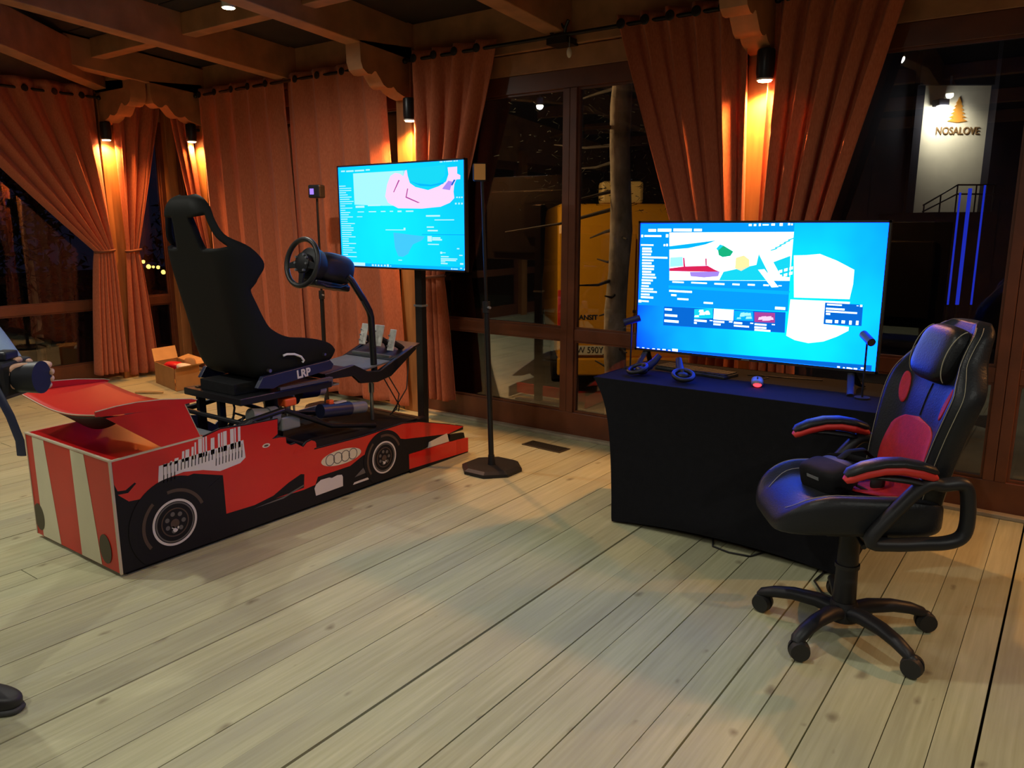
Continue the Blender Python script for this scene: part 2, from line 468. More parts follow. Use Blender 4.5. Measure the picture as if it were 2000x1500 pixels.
# ---- left wall (glazed, runs along Y at X = -7.95)
wl = MB().box((XL - .14, YB, 2.60), (XL, 4.92, 3.55)).build('wall_left', 'beam', kind='structure')
PY = [4.11, 1.29, -1.53]
for py in PY:
    MB().box((XL - .09, py - .08, 0), (XL + .08, py + .08, 2.78)).build('post', 'post_wood', wl, bevel=.006)
MB().box((XL, YB, 0), (XL + .055, 4.74, .022)).build('threshold', 'threshold', wl)
window('y', XL, 4.19, 4.71, None)
window('y', XL, 1.37, 4.03, 2.7)
window('y', XL, -1.45, 1.21, -.12)
window('y', XL, -4.4, -1.61, -3.0)

# ---- the two walls behind and beside the camera (board clad)
wr = MB().box((XR, YB, 0), (XR + .15, 4.94, 3.55)).build('wall_right', 'frame_wood', kind='structure')
wb = MB().box((XL - .1, YB - .15, 0), (XR + .15, YB, 3.55)).build('wall_behind', 'frame_wood', kind='structure')
for i in range(18):
    x0 = XL + i * (XR - XL) / 18
    MB().box((x0 + .006, YB, .1), (x0 + (XR - XL) / 18 - .006, YB + .02, 2.7)).build('board', 'frame_wood', wb)

# ---- ceiling: sloping roof boards, rafters, purlins, corbels
def zb(y): return 2.80 + .078 * (4.8 - abs(y))
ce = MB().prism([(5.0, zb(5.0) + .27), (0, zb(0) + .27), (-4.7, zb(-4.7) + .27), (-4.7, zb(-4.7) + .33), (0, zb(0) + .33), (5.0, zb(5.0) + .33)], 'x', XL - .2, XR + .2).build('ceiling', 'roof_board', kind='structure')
RX = [-7.3, -5.9, -4.49, -3.05, -1.64, -.22, 1.2, 2.6]
for rx in RX:
    y1 = 4.79
    if rx < -7: poly = [(y1, zb(y1)), (3.47, zb(3.47)), (3.47, zb(3.47) + .25), (y1, zb(y1) + .25)]
    else: poly = [(y1, zb(y1)), (0, zb(0)), (YB, zb(YB)), (YB, zb(YB) + .275), (0, zb(0) + .275), (y1, zb(y1) + .275)]
    MB().prism(poly, 'x', rx - .075, rx + .075).build('rafter', 'beam', ce, bevel=.006)
for py in (3.75, 2.45, 1.0, -1.0, -2.45, -3.75):
    for a, b in zip(RX[:-1], RX[1:]):
        zz = zb(py) + .105
        MB().box((a + .075, py - .06, zz), (b - .075, py + .06, zz + .16)).build('purlin', 'beam', ce, bevel=.005)
# boards of the roof seen between rafters
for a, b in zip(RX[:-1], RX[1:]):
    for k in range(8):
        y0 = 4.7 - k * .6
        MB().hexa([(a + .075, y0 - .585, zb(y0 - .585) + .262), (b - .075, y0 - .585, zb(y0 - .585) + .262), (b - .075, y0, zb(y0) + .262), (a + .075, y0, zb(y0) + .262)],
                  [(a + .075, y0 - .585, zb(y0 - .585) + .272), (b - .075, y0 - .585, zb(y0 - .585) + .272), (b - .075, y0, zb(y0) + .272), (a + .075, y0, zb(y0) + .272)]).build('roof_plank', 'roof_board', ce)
# level diagonal beam at the corner
p0 = Vector((-7.86, 4.12, 2.82)); p1 = Vector((-6.0, 2.03, 2.82)); dd = (p1 - p0).normalized(); nn = Vector((-dd.y, dd.x, 0)) * .075; up = Vector((0, 0, .3))
MB().hexa([p0 - nn, p1 - nn, p1 + nn, p0 + nn], [p0 - nn + up, p1 - nn + up, p1 + nn + up, p0 + nn + up]).build('hip_beam', 'beam', ce, bevel=.006)
MB().box((-7.93, 4.035, 2.79), (-7.375, 4.185, 3.05)).build('jack_beam', 'beam', ce, bevel=.006)
CP = [(.54, 2.86), (.535, 2.72), (.515, 2.67), (.47, 2.642), (.43, 2.642), (.40, 2.668), (.385, 2.668), (.35, 2.63), (.31, 2.585), (.27, 2.567), (.23, 2.572), (.205, 2.585), (.17, 2.555), (.10, 2.53), (.02, 2.515), (.0, 2.515), (.0, 2.90)]
for px in PX:
    MB().prism([(4.745 - d, z) for d, z in CP], 'x', px - .075, px + .075).build('corbel', 'beam', ce, smooth=35)
for py in PY[:1]:
    MB().prism([(XL + .055 + d * 1.18, z) for d, z in CP], 'y', py - .075, py + .075).build('corbel', 'beam', ce, smooth=35)

# ---- curtain rods
def rod(axis, plane, a, b, label):
    if axis == 'x': P = lambda t: (t, plane, 2.785)
    else: P = lambda t: (plane, t, 2.745)
    r = root('curtain_rod', label, 'curtain rod', P((a + b) / 2), group='curtain rods')
    o = r.location
    MB().cyl(P(a), P(b), .0125, n=12).build('pole', 'grommet', r, o, smooth=40)
    for t in (a, b):
        MB().ball(P(t), .022, nu=12, nv=8).build('finial', 'grommet', r, o, smooth=60)
    return r
r1 = rod('x', 4.66, -7.78, -7.40, 'short dark curtain rod in the corner between the two corbels')
r2 = rod('x', 4.66, -7.20, -4.58, 'dark curtain rod above the two closed curtains behind the racing seat')
r3 = rod('x', 4.66, -4.40, -1.72, 'dark curtain rod with antler bracket above the glazed doors')
r4 = rod('x', 4.66, -1.55, 1.10, 'dark curtain rod above the right-hand window with the dark night view')
r5 = rod('y', -7.81, 4.20, 4.60, 'short dark curtain rod on the left wall at the room corner')
r6 = rod('y', -7.81, 1.40, 4.02, 'dark curtain rod on the left wall above the leftmost curtain')
# antler-like bracket and small glass bulb on the rod
bk = MB()
bk.box((-3.09, 4.645, 2.735), (-2.93, 4.79, 2.775)); bk.tube([(-3.05, 4.68, 2.77), (-3.07, 4.66, 2.83), (-3.10, 4.65, 2.87)], .011); bk.tube([(-2.97, 4.68, 2.77), (-2.95, 4.66, 2.83), (-2.92, 4.65, 2.87)], .011)
bk.tube([(-3.065, 4.665, 2.82), (-3.04, 4.65, 2.86)], .009); bk.tube([(-2.955, 4.665, 2.82), (-2.985, 4.65, 2.86)], .009)
bk.build('bracket', 'grommet', r3, r3.location, smooth=40)
hb = root('hanging_bulb', 'small clear glass bulb hanging from the curtain rod by the antler bracket', 'bulb', (-2.93, 4.68, 2.66))
MB().ball((-2.93, 4.68, 2.675), (.018, .018, .035), nu=14, nv=10).build('glass_bulb', 'white_paper', hb, hb.location, smooth=60)
MB().cyl((-2.93, 4.68, 2.70), (-2.93, 4.68, 2.772), .004, n=6).build('cord', 'grey_plastic', hb, hb.location)

# ---- curtains
def curtain(label, axis, plane, a, b, tie=None, ztie=1.3, hem=None, zhem=.06, n=7, seed=0, amp=.045, ztop=2.84, group=None, wt=.16, pw=1.12, eye=None):
    """a = rod position of one edge, b = of the other; tie = centre of the gathered waist"""
    rg = random.Random(seed); ph = [rg.uniform(0, 6.28) for _ in range(6)]
    sgn = 1 if b > a else -1
    h0, h1 = hem if hem else (a, b)
    cx = (a + b) / 2
    loc = (cx, plane, 0) if axis == 'x' else (plane, cx, 0)
    r = root('curtain', label, 'curtain', loc, group=group)
    inn = 1 if axis == 'x' else -1
    def P(s, d, z):       # d = offset into the room
        return (s, plane - d, z) if axis == 'x' else (plane + d, s, z)
    def fold(u, z):
        wob = .35 * math.sin(2.1 * z + ph[0])
        q = 2 * PI * n * u + ph[1] + wob * (0 if z > 2.6 else 1) * .5
        return math.sin(q) + .28 * math.sin(2 * q + ph[2] + z * .8) + .15 * math.sin(2 * PI * u * 2.3 + ph[3] + z)
    def f(u, t):
        z = ztop + (zhem - ztop) * t
        st = a + (b - a) * u
        if tie is None:
            k = (ztop - z) / (ztop - zhem)
            s = st + (h0 + (h1 - h0) * u - st) * k
            A = amp * (.75 + .35 * k)
        else:
            sw = tie + sgn * wt * (u - .5)
            if z >= ztie:
                k = ((ztop - z) / (ztop - ztie))
                k2 = k ** pw
                s = st * (1 - k2) + sw * k2
                A = amp * (.8 + .1 * k) * (1 - .45 * k ** 6)
            else:
                k = (ztie - z) / (ztie - zhem)
                s = sw + (h0 + (h1 - h0) * u - sw) * (k ** .75)
                A = amp * (.5 + .75 * k ** .6)
        d = A * fold(u, z)
        s += .012 * math.sin(2 * PI * n * u * 2 + ph[4]) * min(1, (ztop - z) * 2)
        zz = z + (.012 * math.sin(2 * PI * n * u + ph[5]) if t > .98 else 0)
        return P(s, d, zz)
    m = MB(); m.grid(f, 26 * n, 64)
    c = m.build('cloth', 'curtain', r, loc, smooth=80)
    sd = c.modifiers.new('thick', 'SOLIDIFY'); sd.thickness = .003
    zr = 2.785 if axis == 'x' else 2.745
    N2 = 2 * n
    g0 = None
    for i in range(n):
        u = ((i * 2 * PI + PI / 2 - ph[1]) / (2 * PI * n)) % 1.0
        st = a + (b - a) * u
        off = .012 if i % 2 == 0 else -.012
        ax = (1, 0, 0) if axis == 'x' else (0, 1, 0)
        sl = .9 * (1 if i % 2 == 0 else -1)
        axv = Vector(ax) * .55 + (Vector((0, -1, 0)) if axis == 'x' else Vector((1, 0, 0))) * sl * .5
        q = f(u, (ztop - zr) / (ztop - zhem))
        nv_ = Vector((0, -1, 0)) if axis == 'x' else Vector((1, 0, 0))
        q = Vector(q)
        MB().lathe([(.014, .0), (.030, .0), (.031, .005), (.026, .008), (.014, .008)], q + nv_ * .001, nv_, 20).build('grommet', 'grommet', r, loc, smooth=60)
    if tie is not None:
        pts = []
        for i in range(28):
            an = 2 * PI * i / 28
            pts.append(P(tie + (wt / 2 + .012) * math.cos(an), .052 * math.sin(an), ztie + .01 * math.cos(an)))
        MB().tube(pts, .012, 6, closed=True).build('tieback', 'tie_cloth', r, loc, smooth=60)
    return r
G = 'salmon curtains round the pavilion'
curtain('salmon curtain tied back on the left wall, leftmost, left of the wall lamp', 'y', -7.81, 2.45, 3.99, 3.93, 1.30, (3.72, 4.03), .10, n=6, seed=1, group=G, wt=.17)
curtain('narrow salmon curtain tied back just right of the lamp on the left wall', 'y', -7.81, 4.14, 4.66, 4.22, 1.30, (4.08, 4.40), .05, n=3, seed=2, group=G, wt=.13, amp=.04)
curtain('short salmon curtain in the room corner behind the racing seat headrest', 'x', 4.66, -7.74, -7.38, -7.22, 1.25, (-7.40, -7.14), .05, n=3, seed=3, group=G, wt=.15, amp=.04)
curtain('closed full-length salmon curtain hanging straight behind the racing seat', 'x', 4.66, -7.14, -5.86, None, hem=(-7.05, -5.72), n=5, seed=4, group=G, amp=.032)
curtain('closed full-length salmon curtain hanging behind the steering wheel and pedals', 'x', 4.66, -5.84, -4.66, None, hem=(-5.75, -4.46), n=4, seed=5, group=G, amp=.032)
curtain('salmon curtain gathered to the left behind the wall-side television', 'x', 4.66, -4.36, -3.54, -4.16, 1.15, (-4.26, -3.98), .16, n=4, seed=6, group=G, wt=.2)
curtain('large salmon curtain sweeping down from the left behind the desk television', 'x', 4.66, -2.55, -1.70, -1.80, 1.0, (-1.98, -1.66), .06, n=5, seed=7, group=G, wt=.26, amp=.05, pw=1.0)
curtain('large salmon curtain sweeping down from the right behind the desk television', 'x', 4.66, -.86, -1.58, -1.47, 1.0, (-1.30, -1.58), .06, n=5, seed=8, group=G, wt=.26, amp=.05, pw=1.0)

# ---- lamps on the posts
WARM = (1.0, .42, .12)
def wall_lamp(loc, back, label, power=LAMP_W):
    x, y, z = loc
    r = root('wall_lamp', label, 'lamp', loc, group='downlights on the posts')
    o = r.location
    MB().lathe([(.018, .165), (.046, .16), (.05, .15), (.05, .03), (.044, .0)], (x, y, z), n=24).build('can', 'black_metal', r, o, smooth=40)
    b = Vector(back)
    MB().cyl(Vector(loc) + Vector((0, 0, .11)), Vector(loc) + b + Vector((0, 0, .11)), .014, n=10).build('bracket_arm', 'black_metal', r, o)
    MB().torus((x, y, z), (0, 0, 1), .043, .006, 24, 6).build('rim', 'brushed', r, o, smooth=60)
    MB().cyl((x, y, z - .012), (x, y, z + .006), .036, n=20).build('lens', 'lamp_lens', r, o)
    spot('lamp_light', (x, y, z - .02), (x - b.x * .18, y - b.y * .18, z - 1), power, WARM, 150, .6, r, .035)
    return r
wall_lamp((-7.80, 4.05, 2.365), (-.1, 0, 0), 'black downlight glowing under the corbel on the left wall', LAMP_W * .7)
wall_lamp((-7.28, 4.63, 2.365), (0, .1, 0), 'downlight hidden behind the corner curtain next to the racing seat', LAMP_W * .6)
wall_lamp((-4.33, 4.62, 2.345), (0, .12, 0), 'bright downlight on the post above the wall-side television')
wall_lamp((-1.585, 4.62, 2.36), (0, .12, 0), 'black downlight between the two large curtains above the desk television')
wall_lamp((1.2, 4.62, 2.36), (0, .12, 0), 'downlight on the post past the right edge of the picture')

# ---- ceiling spots
def ceil_spot(loc, label, power, target=None, col=(1.0, .98, .87), ang=174):
    x, y, z = loc
    r = root('ceiling_spot', label, 'lamp', loc, group='ceiling spots under the rafters')
    o = r.location
    MB().lathe([(.03, .09), (.04, .085), (.042, .02), (.045, 0)], loc, n=20).build('can', 'white_plastic', r, o, smooth=40)
    MB().cyl((x, y, z + .08), (x, y, zb(y) + .12), .012, n=8).build('stem', 'white_plastic', r, o)
    MB().cyl((x, y, z - .003), (x, y, z + .005), .038, n=20).build('lens', 'ceil_lens', r, o)
    spot('lamp_light', (x, y, z - .012), target or (x, y, 0), power, col, ang, .8, r, .04)
ceil_spot((-4.66, 3.30, 2.925), 'glowing ceiling spot between two rafters at the top left of the picture', CEIL_W * .55)
ceil_spot((-1.64 + .17, 2.05, 2.95), 'ceiling spot above the desk just out of the picture', CEIL_W * .55)
ceil_spot((-4.49 + .17, .9, 3.03), 'ceiling spot over the open floor left of the camera', CEIL_W * .8)
ceil_spot((-1.64 + .17, -.9, 3.03), 'ceiling spot above and behind the camera', CEIL_W)
ceil_spot((1.2 + .17, 1.6, 2.98), 'ceiling spot over the floor right of the camera', CEIL_W * .7)
ceil_spot((-4.49 + .17, -2.0, 2.98), 'ceiling spot near the wall behind the camera on the left', CEIL_W)  # unseen spots, this and the next two, added for bounced light
ceil_spot((1.2 + .17, -1.8, 2.98), 'ceiling spot near the wall behind the camera on the right', CEIL_W)
ceil_spot((-5.9 + .17, 1.2, 3.02), 'ceiling spot over the left end of the room past the picture edge', CEIL_W * .5)

# ================================================================ cardboard racing car shell
XRt, XLf = -3.32, -4.13
car = root('cardboard_racing_car', 'red cardboard racing car shell with printed wheels around the racing simulator', 'car cutout', (-3.725, 2.8, 0))
CO = car.location
def layer(poly, k, name, material, parent, x=XRt, t=.0009):
    return MB().prism(poly, 'x', x + .005 + k * t, x + .005 + (k + 1) * t).build(name, material, parent, CO)
# rear panel with cream stripes and reflectors
rp = MB().box((XLf, 1.595, .02), (XRt, 1.605, .545)).build('rear_panel', 'print_red_dull', car, CO)
for q in ([(-4.06, .538), (-3.94, .538), (-3.88, .022), (-4.065, .022)], [(-3.675, .538), (-3.548, .538), (-3.486, .022), (-3.672, .022)]):
    MB().prism(q, 'y', 1.5935, 1.595).build('stripe', 'print_cream', rp, CO)
for cx, cz in ((-4.085, .118), (-3.435, .112)):
    MB().prism([(max(cx + .052 * math.cos(a), XLf + .003), cz + .07 * math.sin(a)) for a in [2 * PI * i / 28 for i in range(28)]], 'y', 1.592, 1.5935).build('reflector', 'print_olive', rp, CO)
for a, b in (((XLf, 1.592, .541), (XRt + .006, 1.606, .549)),):
    MB().box(a, b).build('top_edge', 'board_edge', rp, CO)
MB().box((XRt - .002, 1.590, .02), (XRt + .009, 1.600, .549)).build('corner_edge', 'board_edge', rp, CO)
MB().box((XLf - .006, 1.592, .02), (XLf + .001, 1.600, .549)).build('corner_edge', 'board_edge', rp, CO)
# sloping top panel
tp = MB().hexa([(XLf, 1.6, .536), (XRt, 1.6, .536), (XRt, 2.06, .548), (XLf, 2.06, .548)], [(XLf, 1.6, .545), (XRt, 1.6, .545), (XRt, 2.06, .557), (XLf, 2.06, .557)]).build('top_panel', 'print_red', car, CO)
MB().hexa([(XRt - .002, 1.6, .541), (XRt + .007, 1.6, .541), (XRt + .007, 2.04, .553), (XRt - .002, 2.04, .553)], [(XRt - .002, 1.6, .549), (XRt + .007, 1.6, .549), (XRt + .007, 2.04, .561), (XRt - .002, 2.04, .561)]).build('edge_strip', 'board_edge', tp, CO)
# side panels cut to the car outline
SIDE = [(1.60, .02), (1.60, .545), (2.035, .556), (2.14, .578), (2.284, .567), (2.479, .56), (2.474, .475), (2.434, .456), (2.483, .459), (2.524, .452), (2.526, .418), (2.55, .402), (2.585, .403), (2.632, .372), (2.657, .391), (2.69, .397), (2.718, .385), (2.725, .366), (2.706, .340), (3.078, .332), (3.406, .341), (3.55, .322), (3.672, .291), (3.85, .243), (3.999, .196), (3.93, .185), (3.84, .172), (3.70, .172), (3.66, .14), (3.60, .13), (3.46, .13), (3.46, .02)]
sp = MB().prism(SIDE, 'x', XRt - .005, XRt + .005).build('side_panel', 'print_black', car, CO)
MB().prism(SIDE, 'x', XRt - .0065, XRt - .005).build('inner_face', 'board_back', sp, CO)
sl = MB().prism(SIDE, 'x', XLf - .005, XLf + .004).build('side_panel', 'board_back', car, CO)
MB().prism(SIDE, 'x', XLf - .0065, XLf - .005).build('printed_face', 'print_red', sl, CO)
# red bodywork print
RED = [(1.603, .541), (2.035, .552), (2.14, .574), (2.284, .563), (2.475, .556), (2.470, .478), (2.432, .458), (2.483, .456), (2.520, .449), (2.522, .416), (2.55, .398), (2.585, .399), (2.632, .368), (2.657, .387), (2.69, .393), (2.714, .381), (2.721, .366), (2.702, .336), (3.078, .328), (3.406, .337), (3.55, .318), (3.672, .287), (3.85, .239), (3.995, .196), (3.84, .178), (3.62, .208), (3.42, .236), (3.34, .26), (3.06, .215), (2.96, .178), (2.72, .175), (2.70, .135), (2.62, .128), (2.137, .139), (2.134, .341), (1.98, .39), (1.79, .372), (1.73, .339), (1.66, .345), (1.602, .40)]
layer(RED, 0, 'red_print', 'print_red', sp)
layer([(2.14, .139), (2.30, .128), (2.62, .14), (2.628, .215), (2.605, .222), (2.52, .196), (2.42, .152), (2.30, .135)], 1, 'dark_print', 'print_black', sp)
layer([(2.30, .118), (2.48, .128), (2.618, .158), (2.618, .150), (2.48, .118)], 2, 'grey_line_print', 'print_grey', sp)
layer([(1.602, .44), (1.602, .39), (1.66, .385), (1.70, .418), (1.693, .424), (1.65, .40), (1.615, .405)], 1, 'dark_winglet_print', 'print_black', sp)
layer([(2.58, .37), (2.72, .362), (2.72, .345), (2.56, .348)], 1, 'highlight_print', 'print_red_dull', sp)
def disc(c, R, r, k, name, m, zmin=.022, a0=0, a1=2 * PI, n=56):
    full = a1 - a0 > 6.28
    N = n if full else n + 1
    an = [a0 + (a1 - a0) * i / n for i in range(N)]
    o = [(c[0] + R * math.cos(a), max(zmin, c[1] + R * math.sin(a))) for a in an]
    x0, x1 = XRt + .005 + k * .0009, XRt + .005 + (k + 1) * .0009
    mb = MB()
    if r <= 0: mb.prism(o, 'x', x0, x1)
    else:
        i_ = [(c[0] + r * math.cos(a), max(zmin, c[1] + r * math.sin(a))) for a in an]
        M_ = len(an)
        vs = [(x0, *p) for p in o] + [(x0, *p) for p in i_] + [(x1, *p) for p in o] + [(x1, *p) for p in i_]
        fs = []
        for j in range(M_ if full else M_ - 1):
            j2 = (j + 1) % M_
            fs += [(2 * M_ + j, 2 * M_ + j2, 3 * M_ + j2, 3 * M_ + j), (j, M_ + j, M_ + j2, j2), (j, j2, 2 * M_ + j2, 2 * M_ + j), (M_ + j, 3 * M_ + j, 3 * M_ + j2, M_ + j2)]
        mb.add(vs, fs)
    return mb.build(name, m, sp, CO)
def printed_wheel(c, R, rim, tilt=0):
    disc(c, R, 0, 2, 'printed_tyre', 'print_black')
    disc(c, rim * 1.44, rim * 1.30, 3, 'sidewall_print', 'print_brown', a0=math.radians(20), a1=math.radians(100))
    disc(c, rim * 1.44, rim * 1.30, 3, 'sidewall_print', 'print_brown', a0=math.radians(130), a1=math.radians(215))
    disc(c, rim, rim * .90, 3, 'rim_print', 'print_white')
    disc(c, rim * .86, rim * .80, 3, 'rim_print', 'print_grey')
    disc(c, rim * .62, rim * .57, 3, 'rim_print', 'print_brown')
    for k in range(7):
        a = k * 2 * PI / 7
        disc((c[0] + rim * .38 * math.cos(a), c[1] + rim * .38 * math.sin(a)), rim * .10, 0, 3, 'bolt_print', 'print_grey', n=10)
    disc((c[0] - rim * .02, c[1] - rim * .05), rim * .2, 0, 4, 'hub_print', 'print_brown', n=18)
    for dx, dz, s in ((-.02, -.32, .11), (.08, -.25, .07), (-.12, -.2, .06)):
        disc((c[0] + rim * dx, c[1] + rim * dz), rim * s, 0, 4, 'glint_print', 'print_white', n=10)
printed_wheel((1.865, .182), .222, .112)
layer([(2.05, .30), (2.132, .342), (2.134, .02), (2.04, .02)], 1, 'wheel_shadow_print', 'print_black', sp)  # black width of the printed tyre
printed_wheel((3.234, .163), .168, .10)
# white barcode print over the engine cover
lower = [(1.80, .385), (1.812, .47), (2.262, .492), (2.268, .40), (2.235, .378), (2.12, .366), (2.03, .395), (1.93, .412), (1.86, .405), (1.80, .372)]
bar = layer(lower, 1, 'barcode_print', 'print_white', sp)
rb = random.Random(12)
y = 1.83
while y < 2.26:
    wd = rb.choice([.008, .011, .014, .02])
    top = .478 + (y - 1.83) * .09 + .05 * max(0, min(1, (y - 1.86) / .14)) + rb.uniform(-.012, .012)
    top = min(top, .548 + (y - 1.9) * .05)
    sk = .006
    layer([(y, .46), (y + wd, .46), (y + wd + sk, top), (y + sk, top)], 1, 'barcode_bar', 'print_white', bar)
    y += wd + rb.choice([.004, .006, .012, .02])
for i in range(24):
    y = 1.825 + i * .0182
    z0 = .372 + .02 * (i / 24) + (.035 if 3 < i < 15 else 0)
    layer([(y, z0 + .014), (y + .004, z0 + .014), (y + .008, z0 + .05), (y + .004, z0 + .05)], 2, 'barcode_tick', 'print_black', bar)
    layer([(y + .004, z0 + .05), (y + .006, z0 + .05), (y + .010, .476), (y + .008, .476)], 2, 'barcode_line', 'print_brown', bar)
# white oval with four interlocking rings
ov = []
for i in range(40):
    a = 2 * PI * i / 40
    px, pz = .150 * math.cos(a), .044 * math.sin(a)
    ov.append((2.898 + px, .248 + pz - .02 * px))
oval = layer(ov, 1, 'logo_oval', 'print_cream', sp)
for k in range(4):
    cc = (2.898 + (k - 1.5) * .057, .248 - .02 * (k - 1.5) * .057)
    disc(cc, .034, .0295, 2, 'logo_ring', 'print_grey').parent = oval
layer([(2.70, .07), (2.692, .115), (2.705, .135), (2.74, .152), (2.80, .150), (2.82, .142), (2.86, .148), (2.893, .142), (2.90, .128), (2.898, .072)], 1, 'white_patch_print', 'print_white', sp)
layer([(2.975, .058), (3.10, .058), (3.11, .072), (2.985, .070)], 1, 'white_line_print', 'print_white', sp)
layer([(2.99, .10), (3.06, .14), (3.08, .105)], 1, 'grey_patch_print', 'print_grey', sp)
layer([(2.395 + .024 * math.cos(2 * PI * i / 18), .432 + .011 * math.sin(2 * PI * i / 18)) for i in range(18)], 1, 'small_oval_print', 'print_cream', sp)
layer([(2.395 + .014 * math.cos(2 * PI * i / 18), .432 + .005 * math.sin(2 * PI * i / 18)) for i in range(18)], 2, 'small_oval_centre', 'print_brown', sp)
# front wing end plate and struts
fw = MB().prism([(3.452, .030), (3.452, .128), (3.94, .116), (4.043, .104), (4.043, .008)], 'x', XRt - .004, XRt + .006).build('front_wing', 'print_red', car, CO)
MB().prism([(3.92, .112), (4.04, .10), (4.04, .012), (3.92, .018)], 'x', XRt + .006, XRt + .007).build('wing_shade_print', 'print_red_dull', fw, CO)
MB().prism([(3.46, .02), (3.452, .030), (4.043, .008), (4.04, .0), (3.46, .0)], 'x', XRt - .004, XRt + .005).build('wing_foot', 'print_black', fw, CO)
MB().prism([(3.63, .128), (3.64, .165), (3.82, .186), (3.84, .125)], 'x', XRt - .004, XRt + .007).build('strut', 'print_white', fw, CO)
MB().prism([(3.85, .122), (3.86, .165), (4.0, .150), (4.01, .112)], 'x', XRt - .02, XRt + .004).build('strut_shadow', 'print_black', fw, CO)  # dark roller next to the white strut
MB().prism([(3.452, .030), (3.452, .128), (3.94, .116), (4.043, .104), (4.043, .008)], 'x', XLf - .005, XLf + .005).build('front_wing', 'board_back', car, CO)
MB().box((XLf, 3.90, .03), (XRt, 3.93, .12)).build('front_blade', 'print_red', car, CO)
# rear wing: bowed sheet, end plates, supports, black lower blade
wing = root('rear_wing', None, None); wing.parent = car
def bow(u): return -.036 * math.sin(PI * u) ** 1.2
def wf_(u, v):
    x = XLf + (XRt - XLf) * u; yy = 1.585 + .42 * v
    return (x, yy, .752 + bow(u) * (1.1 - .2 * v) - .012 * v)
ws = MB().grid(wf_, 24, 10).build('wing_sheet', 'print_red_dull', wing, CO, smooth=80)
sd = ws.modifiers.new('t', 'SOLIDIFY'); sd.thickness = .006; sd.offset = -1
EP = [(1.557, .752), (1.557, .774), (1.65, .782), (1.74, .783), (1.86, .774), (2.0, .752), (2.03, .742), (2.02, .734), (1.95, .731), (1.75, .736)]
for x in (XRt, XLf):
    MB().prism(EP, 'x', x - .004, x + .005).build('end_plate', 'print_red', wing, CO)
    MB().prism([(1.60, .737), (1.967, .733), (2.035, .555), (1.844, .548)], 'x', x - .003, x + .003).build('wing_support', 'print_red', wing, CO)
def bl(u, v):
    x = XLf + .12 + (XRt - XLf - .13) * u
    top = .752 + bow((x - XLf) / (XRt - XLf)) * 1.1 - .008
    dep = .085 * math.sin(PI * min(1, u * .95 + .02)) ** .8
    return (x, 1.60 + .10 * v, top - dep * v)
bo = MB().grid(bl, 20, 5).build('lower_blade', 'print_black', wing, CO, smooth=80)
bo.modifiers.new('t', 'SOLIDIFY').thickness = .004
for x in (XRt + .005, XLf + .005):
    MB().tube([(x, a_, b_) for a_, b_ in EP[1:7]], .0022, 5).build('cut_edge', 'board_edge', wing, CO)
MB().tube([Vector(wf_(k / 24, 0)) for k in range(25)], .0025, 5).build('cut_edge', 'board_edge', wing, CO)
MB().tube([(XRt + .003, 1.967, .731), (XRt + .003, 2.035, .555)], .002, 5).build('cut_edge', 'board_edge', wing, CO)
# grey inside flaps behind the rear box and a black floor board
MB().hexa([(-4.12, 2.07, .45), (-3.34, 2.07, .45), (-3.34, 2.3, .47), (-4.12, 2.3, .47)], [(-4.12, 2.07, .456), (-3.34, 2.07, .456), (-3.34, 2.3, .476), (-4.12, 2.3, .476)]).build('inner_flap', 'board_back', car, CO)
MB().box((-3.56, 2.10, .47), (-3.36, 2.20, .515)).build('inner_flap', 'board_back', car, CO)
MB().box((-4.11, 1.63, .0), (-3.34, 3.5, .03)).build('floor_board', 'black_matte', car, CO)

# ================================================================ racing simulator rig
rig = root('racing_simulator', 'black racing simulator rig with bucket seat, steering wheel and pedals', 'racing simulator', (-3.72, 2.7, 0))
RO = rig.location
XC = -3.72
fr = MB()
for x in (-4.02, -3.42):
    fr.box((x - .025, 2.18, .26), (x + .025, 3.72, .31))
    for yy in (2.22, 2.72, 3.2, 3.66): fr.box((x - .02, yy - .02, .03), (x + .02, yy + .02, .27))
for yy in (2.2, 2.5, 2.8, 3.1, 3.4, 3.68): fr.box((-4.0, yy - .02, .262), (-3.44, yy + .02, .308))
base = fr.build('base_frame', 'black_metal', rig, RO, bevel=.004)
MB().box((-4.05, 2.5, .31), (-3.39, 3.62, .318)).build('base_plate', 'black_matte', rig, RO)
for x in (-4.0, -3.45):
    MB().tube([(x, 2.2, .31), (x, 2.30, .50), (x, 2.36, .535), (x, 2.62, .56)], .016, 8).build('frame_arch', 'black_metal', rig, RO, smooth=50)
    MB().tube([(x, 2.62, .56), (x, 2.95, .40), (x, 3.30, .33)], .014, 8).build('frame_strut', 'black_metal', rig, RO, smooth=50)
MB().tube([(-4.0, 2.36, .535), (-3.45, 2.36, .535)], .014, 8).build('frame_strut', 'black_metal', rig, RO, smooth=50)
MB().tube([(-3.47, 2.42, .50), (-3.47, 2.6, .40), (-3.47, 2.75, .33)], .013, 8).build('frame_strut', 'black_metal', rig, RO, smooth=50)
MB().cyl((-3.72, 2.75, .3), (-3.72, 2.75, .62), .05, n=14).build('pivot_post', 'black_metal', rig, RO, smooth=40)
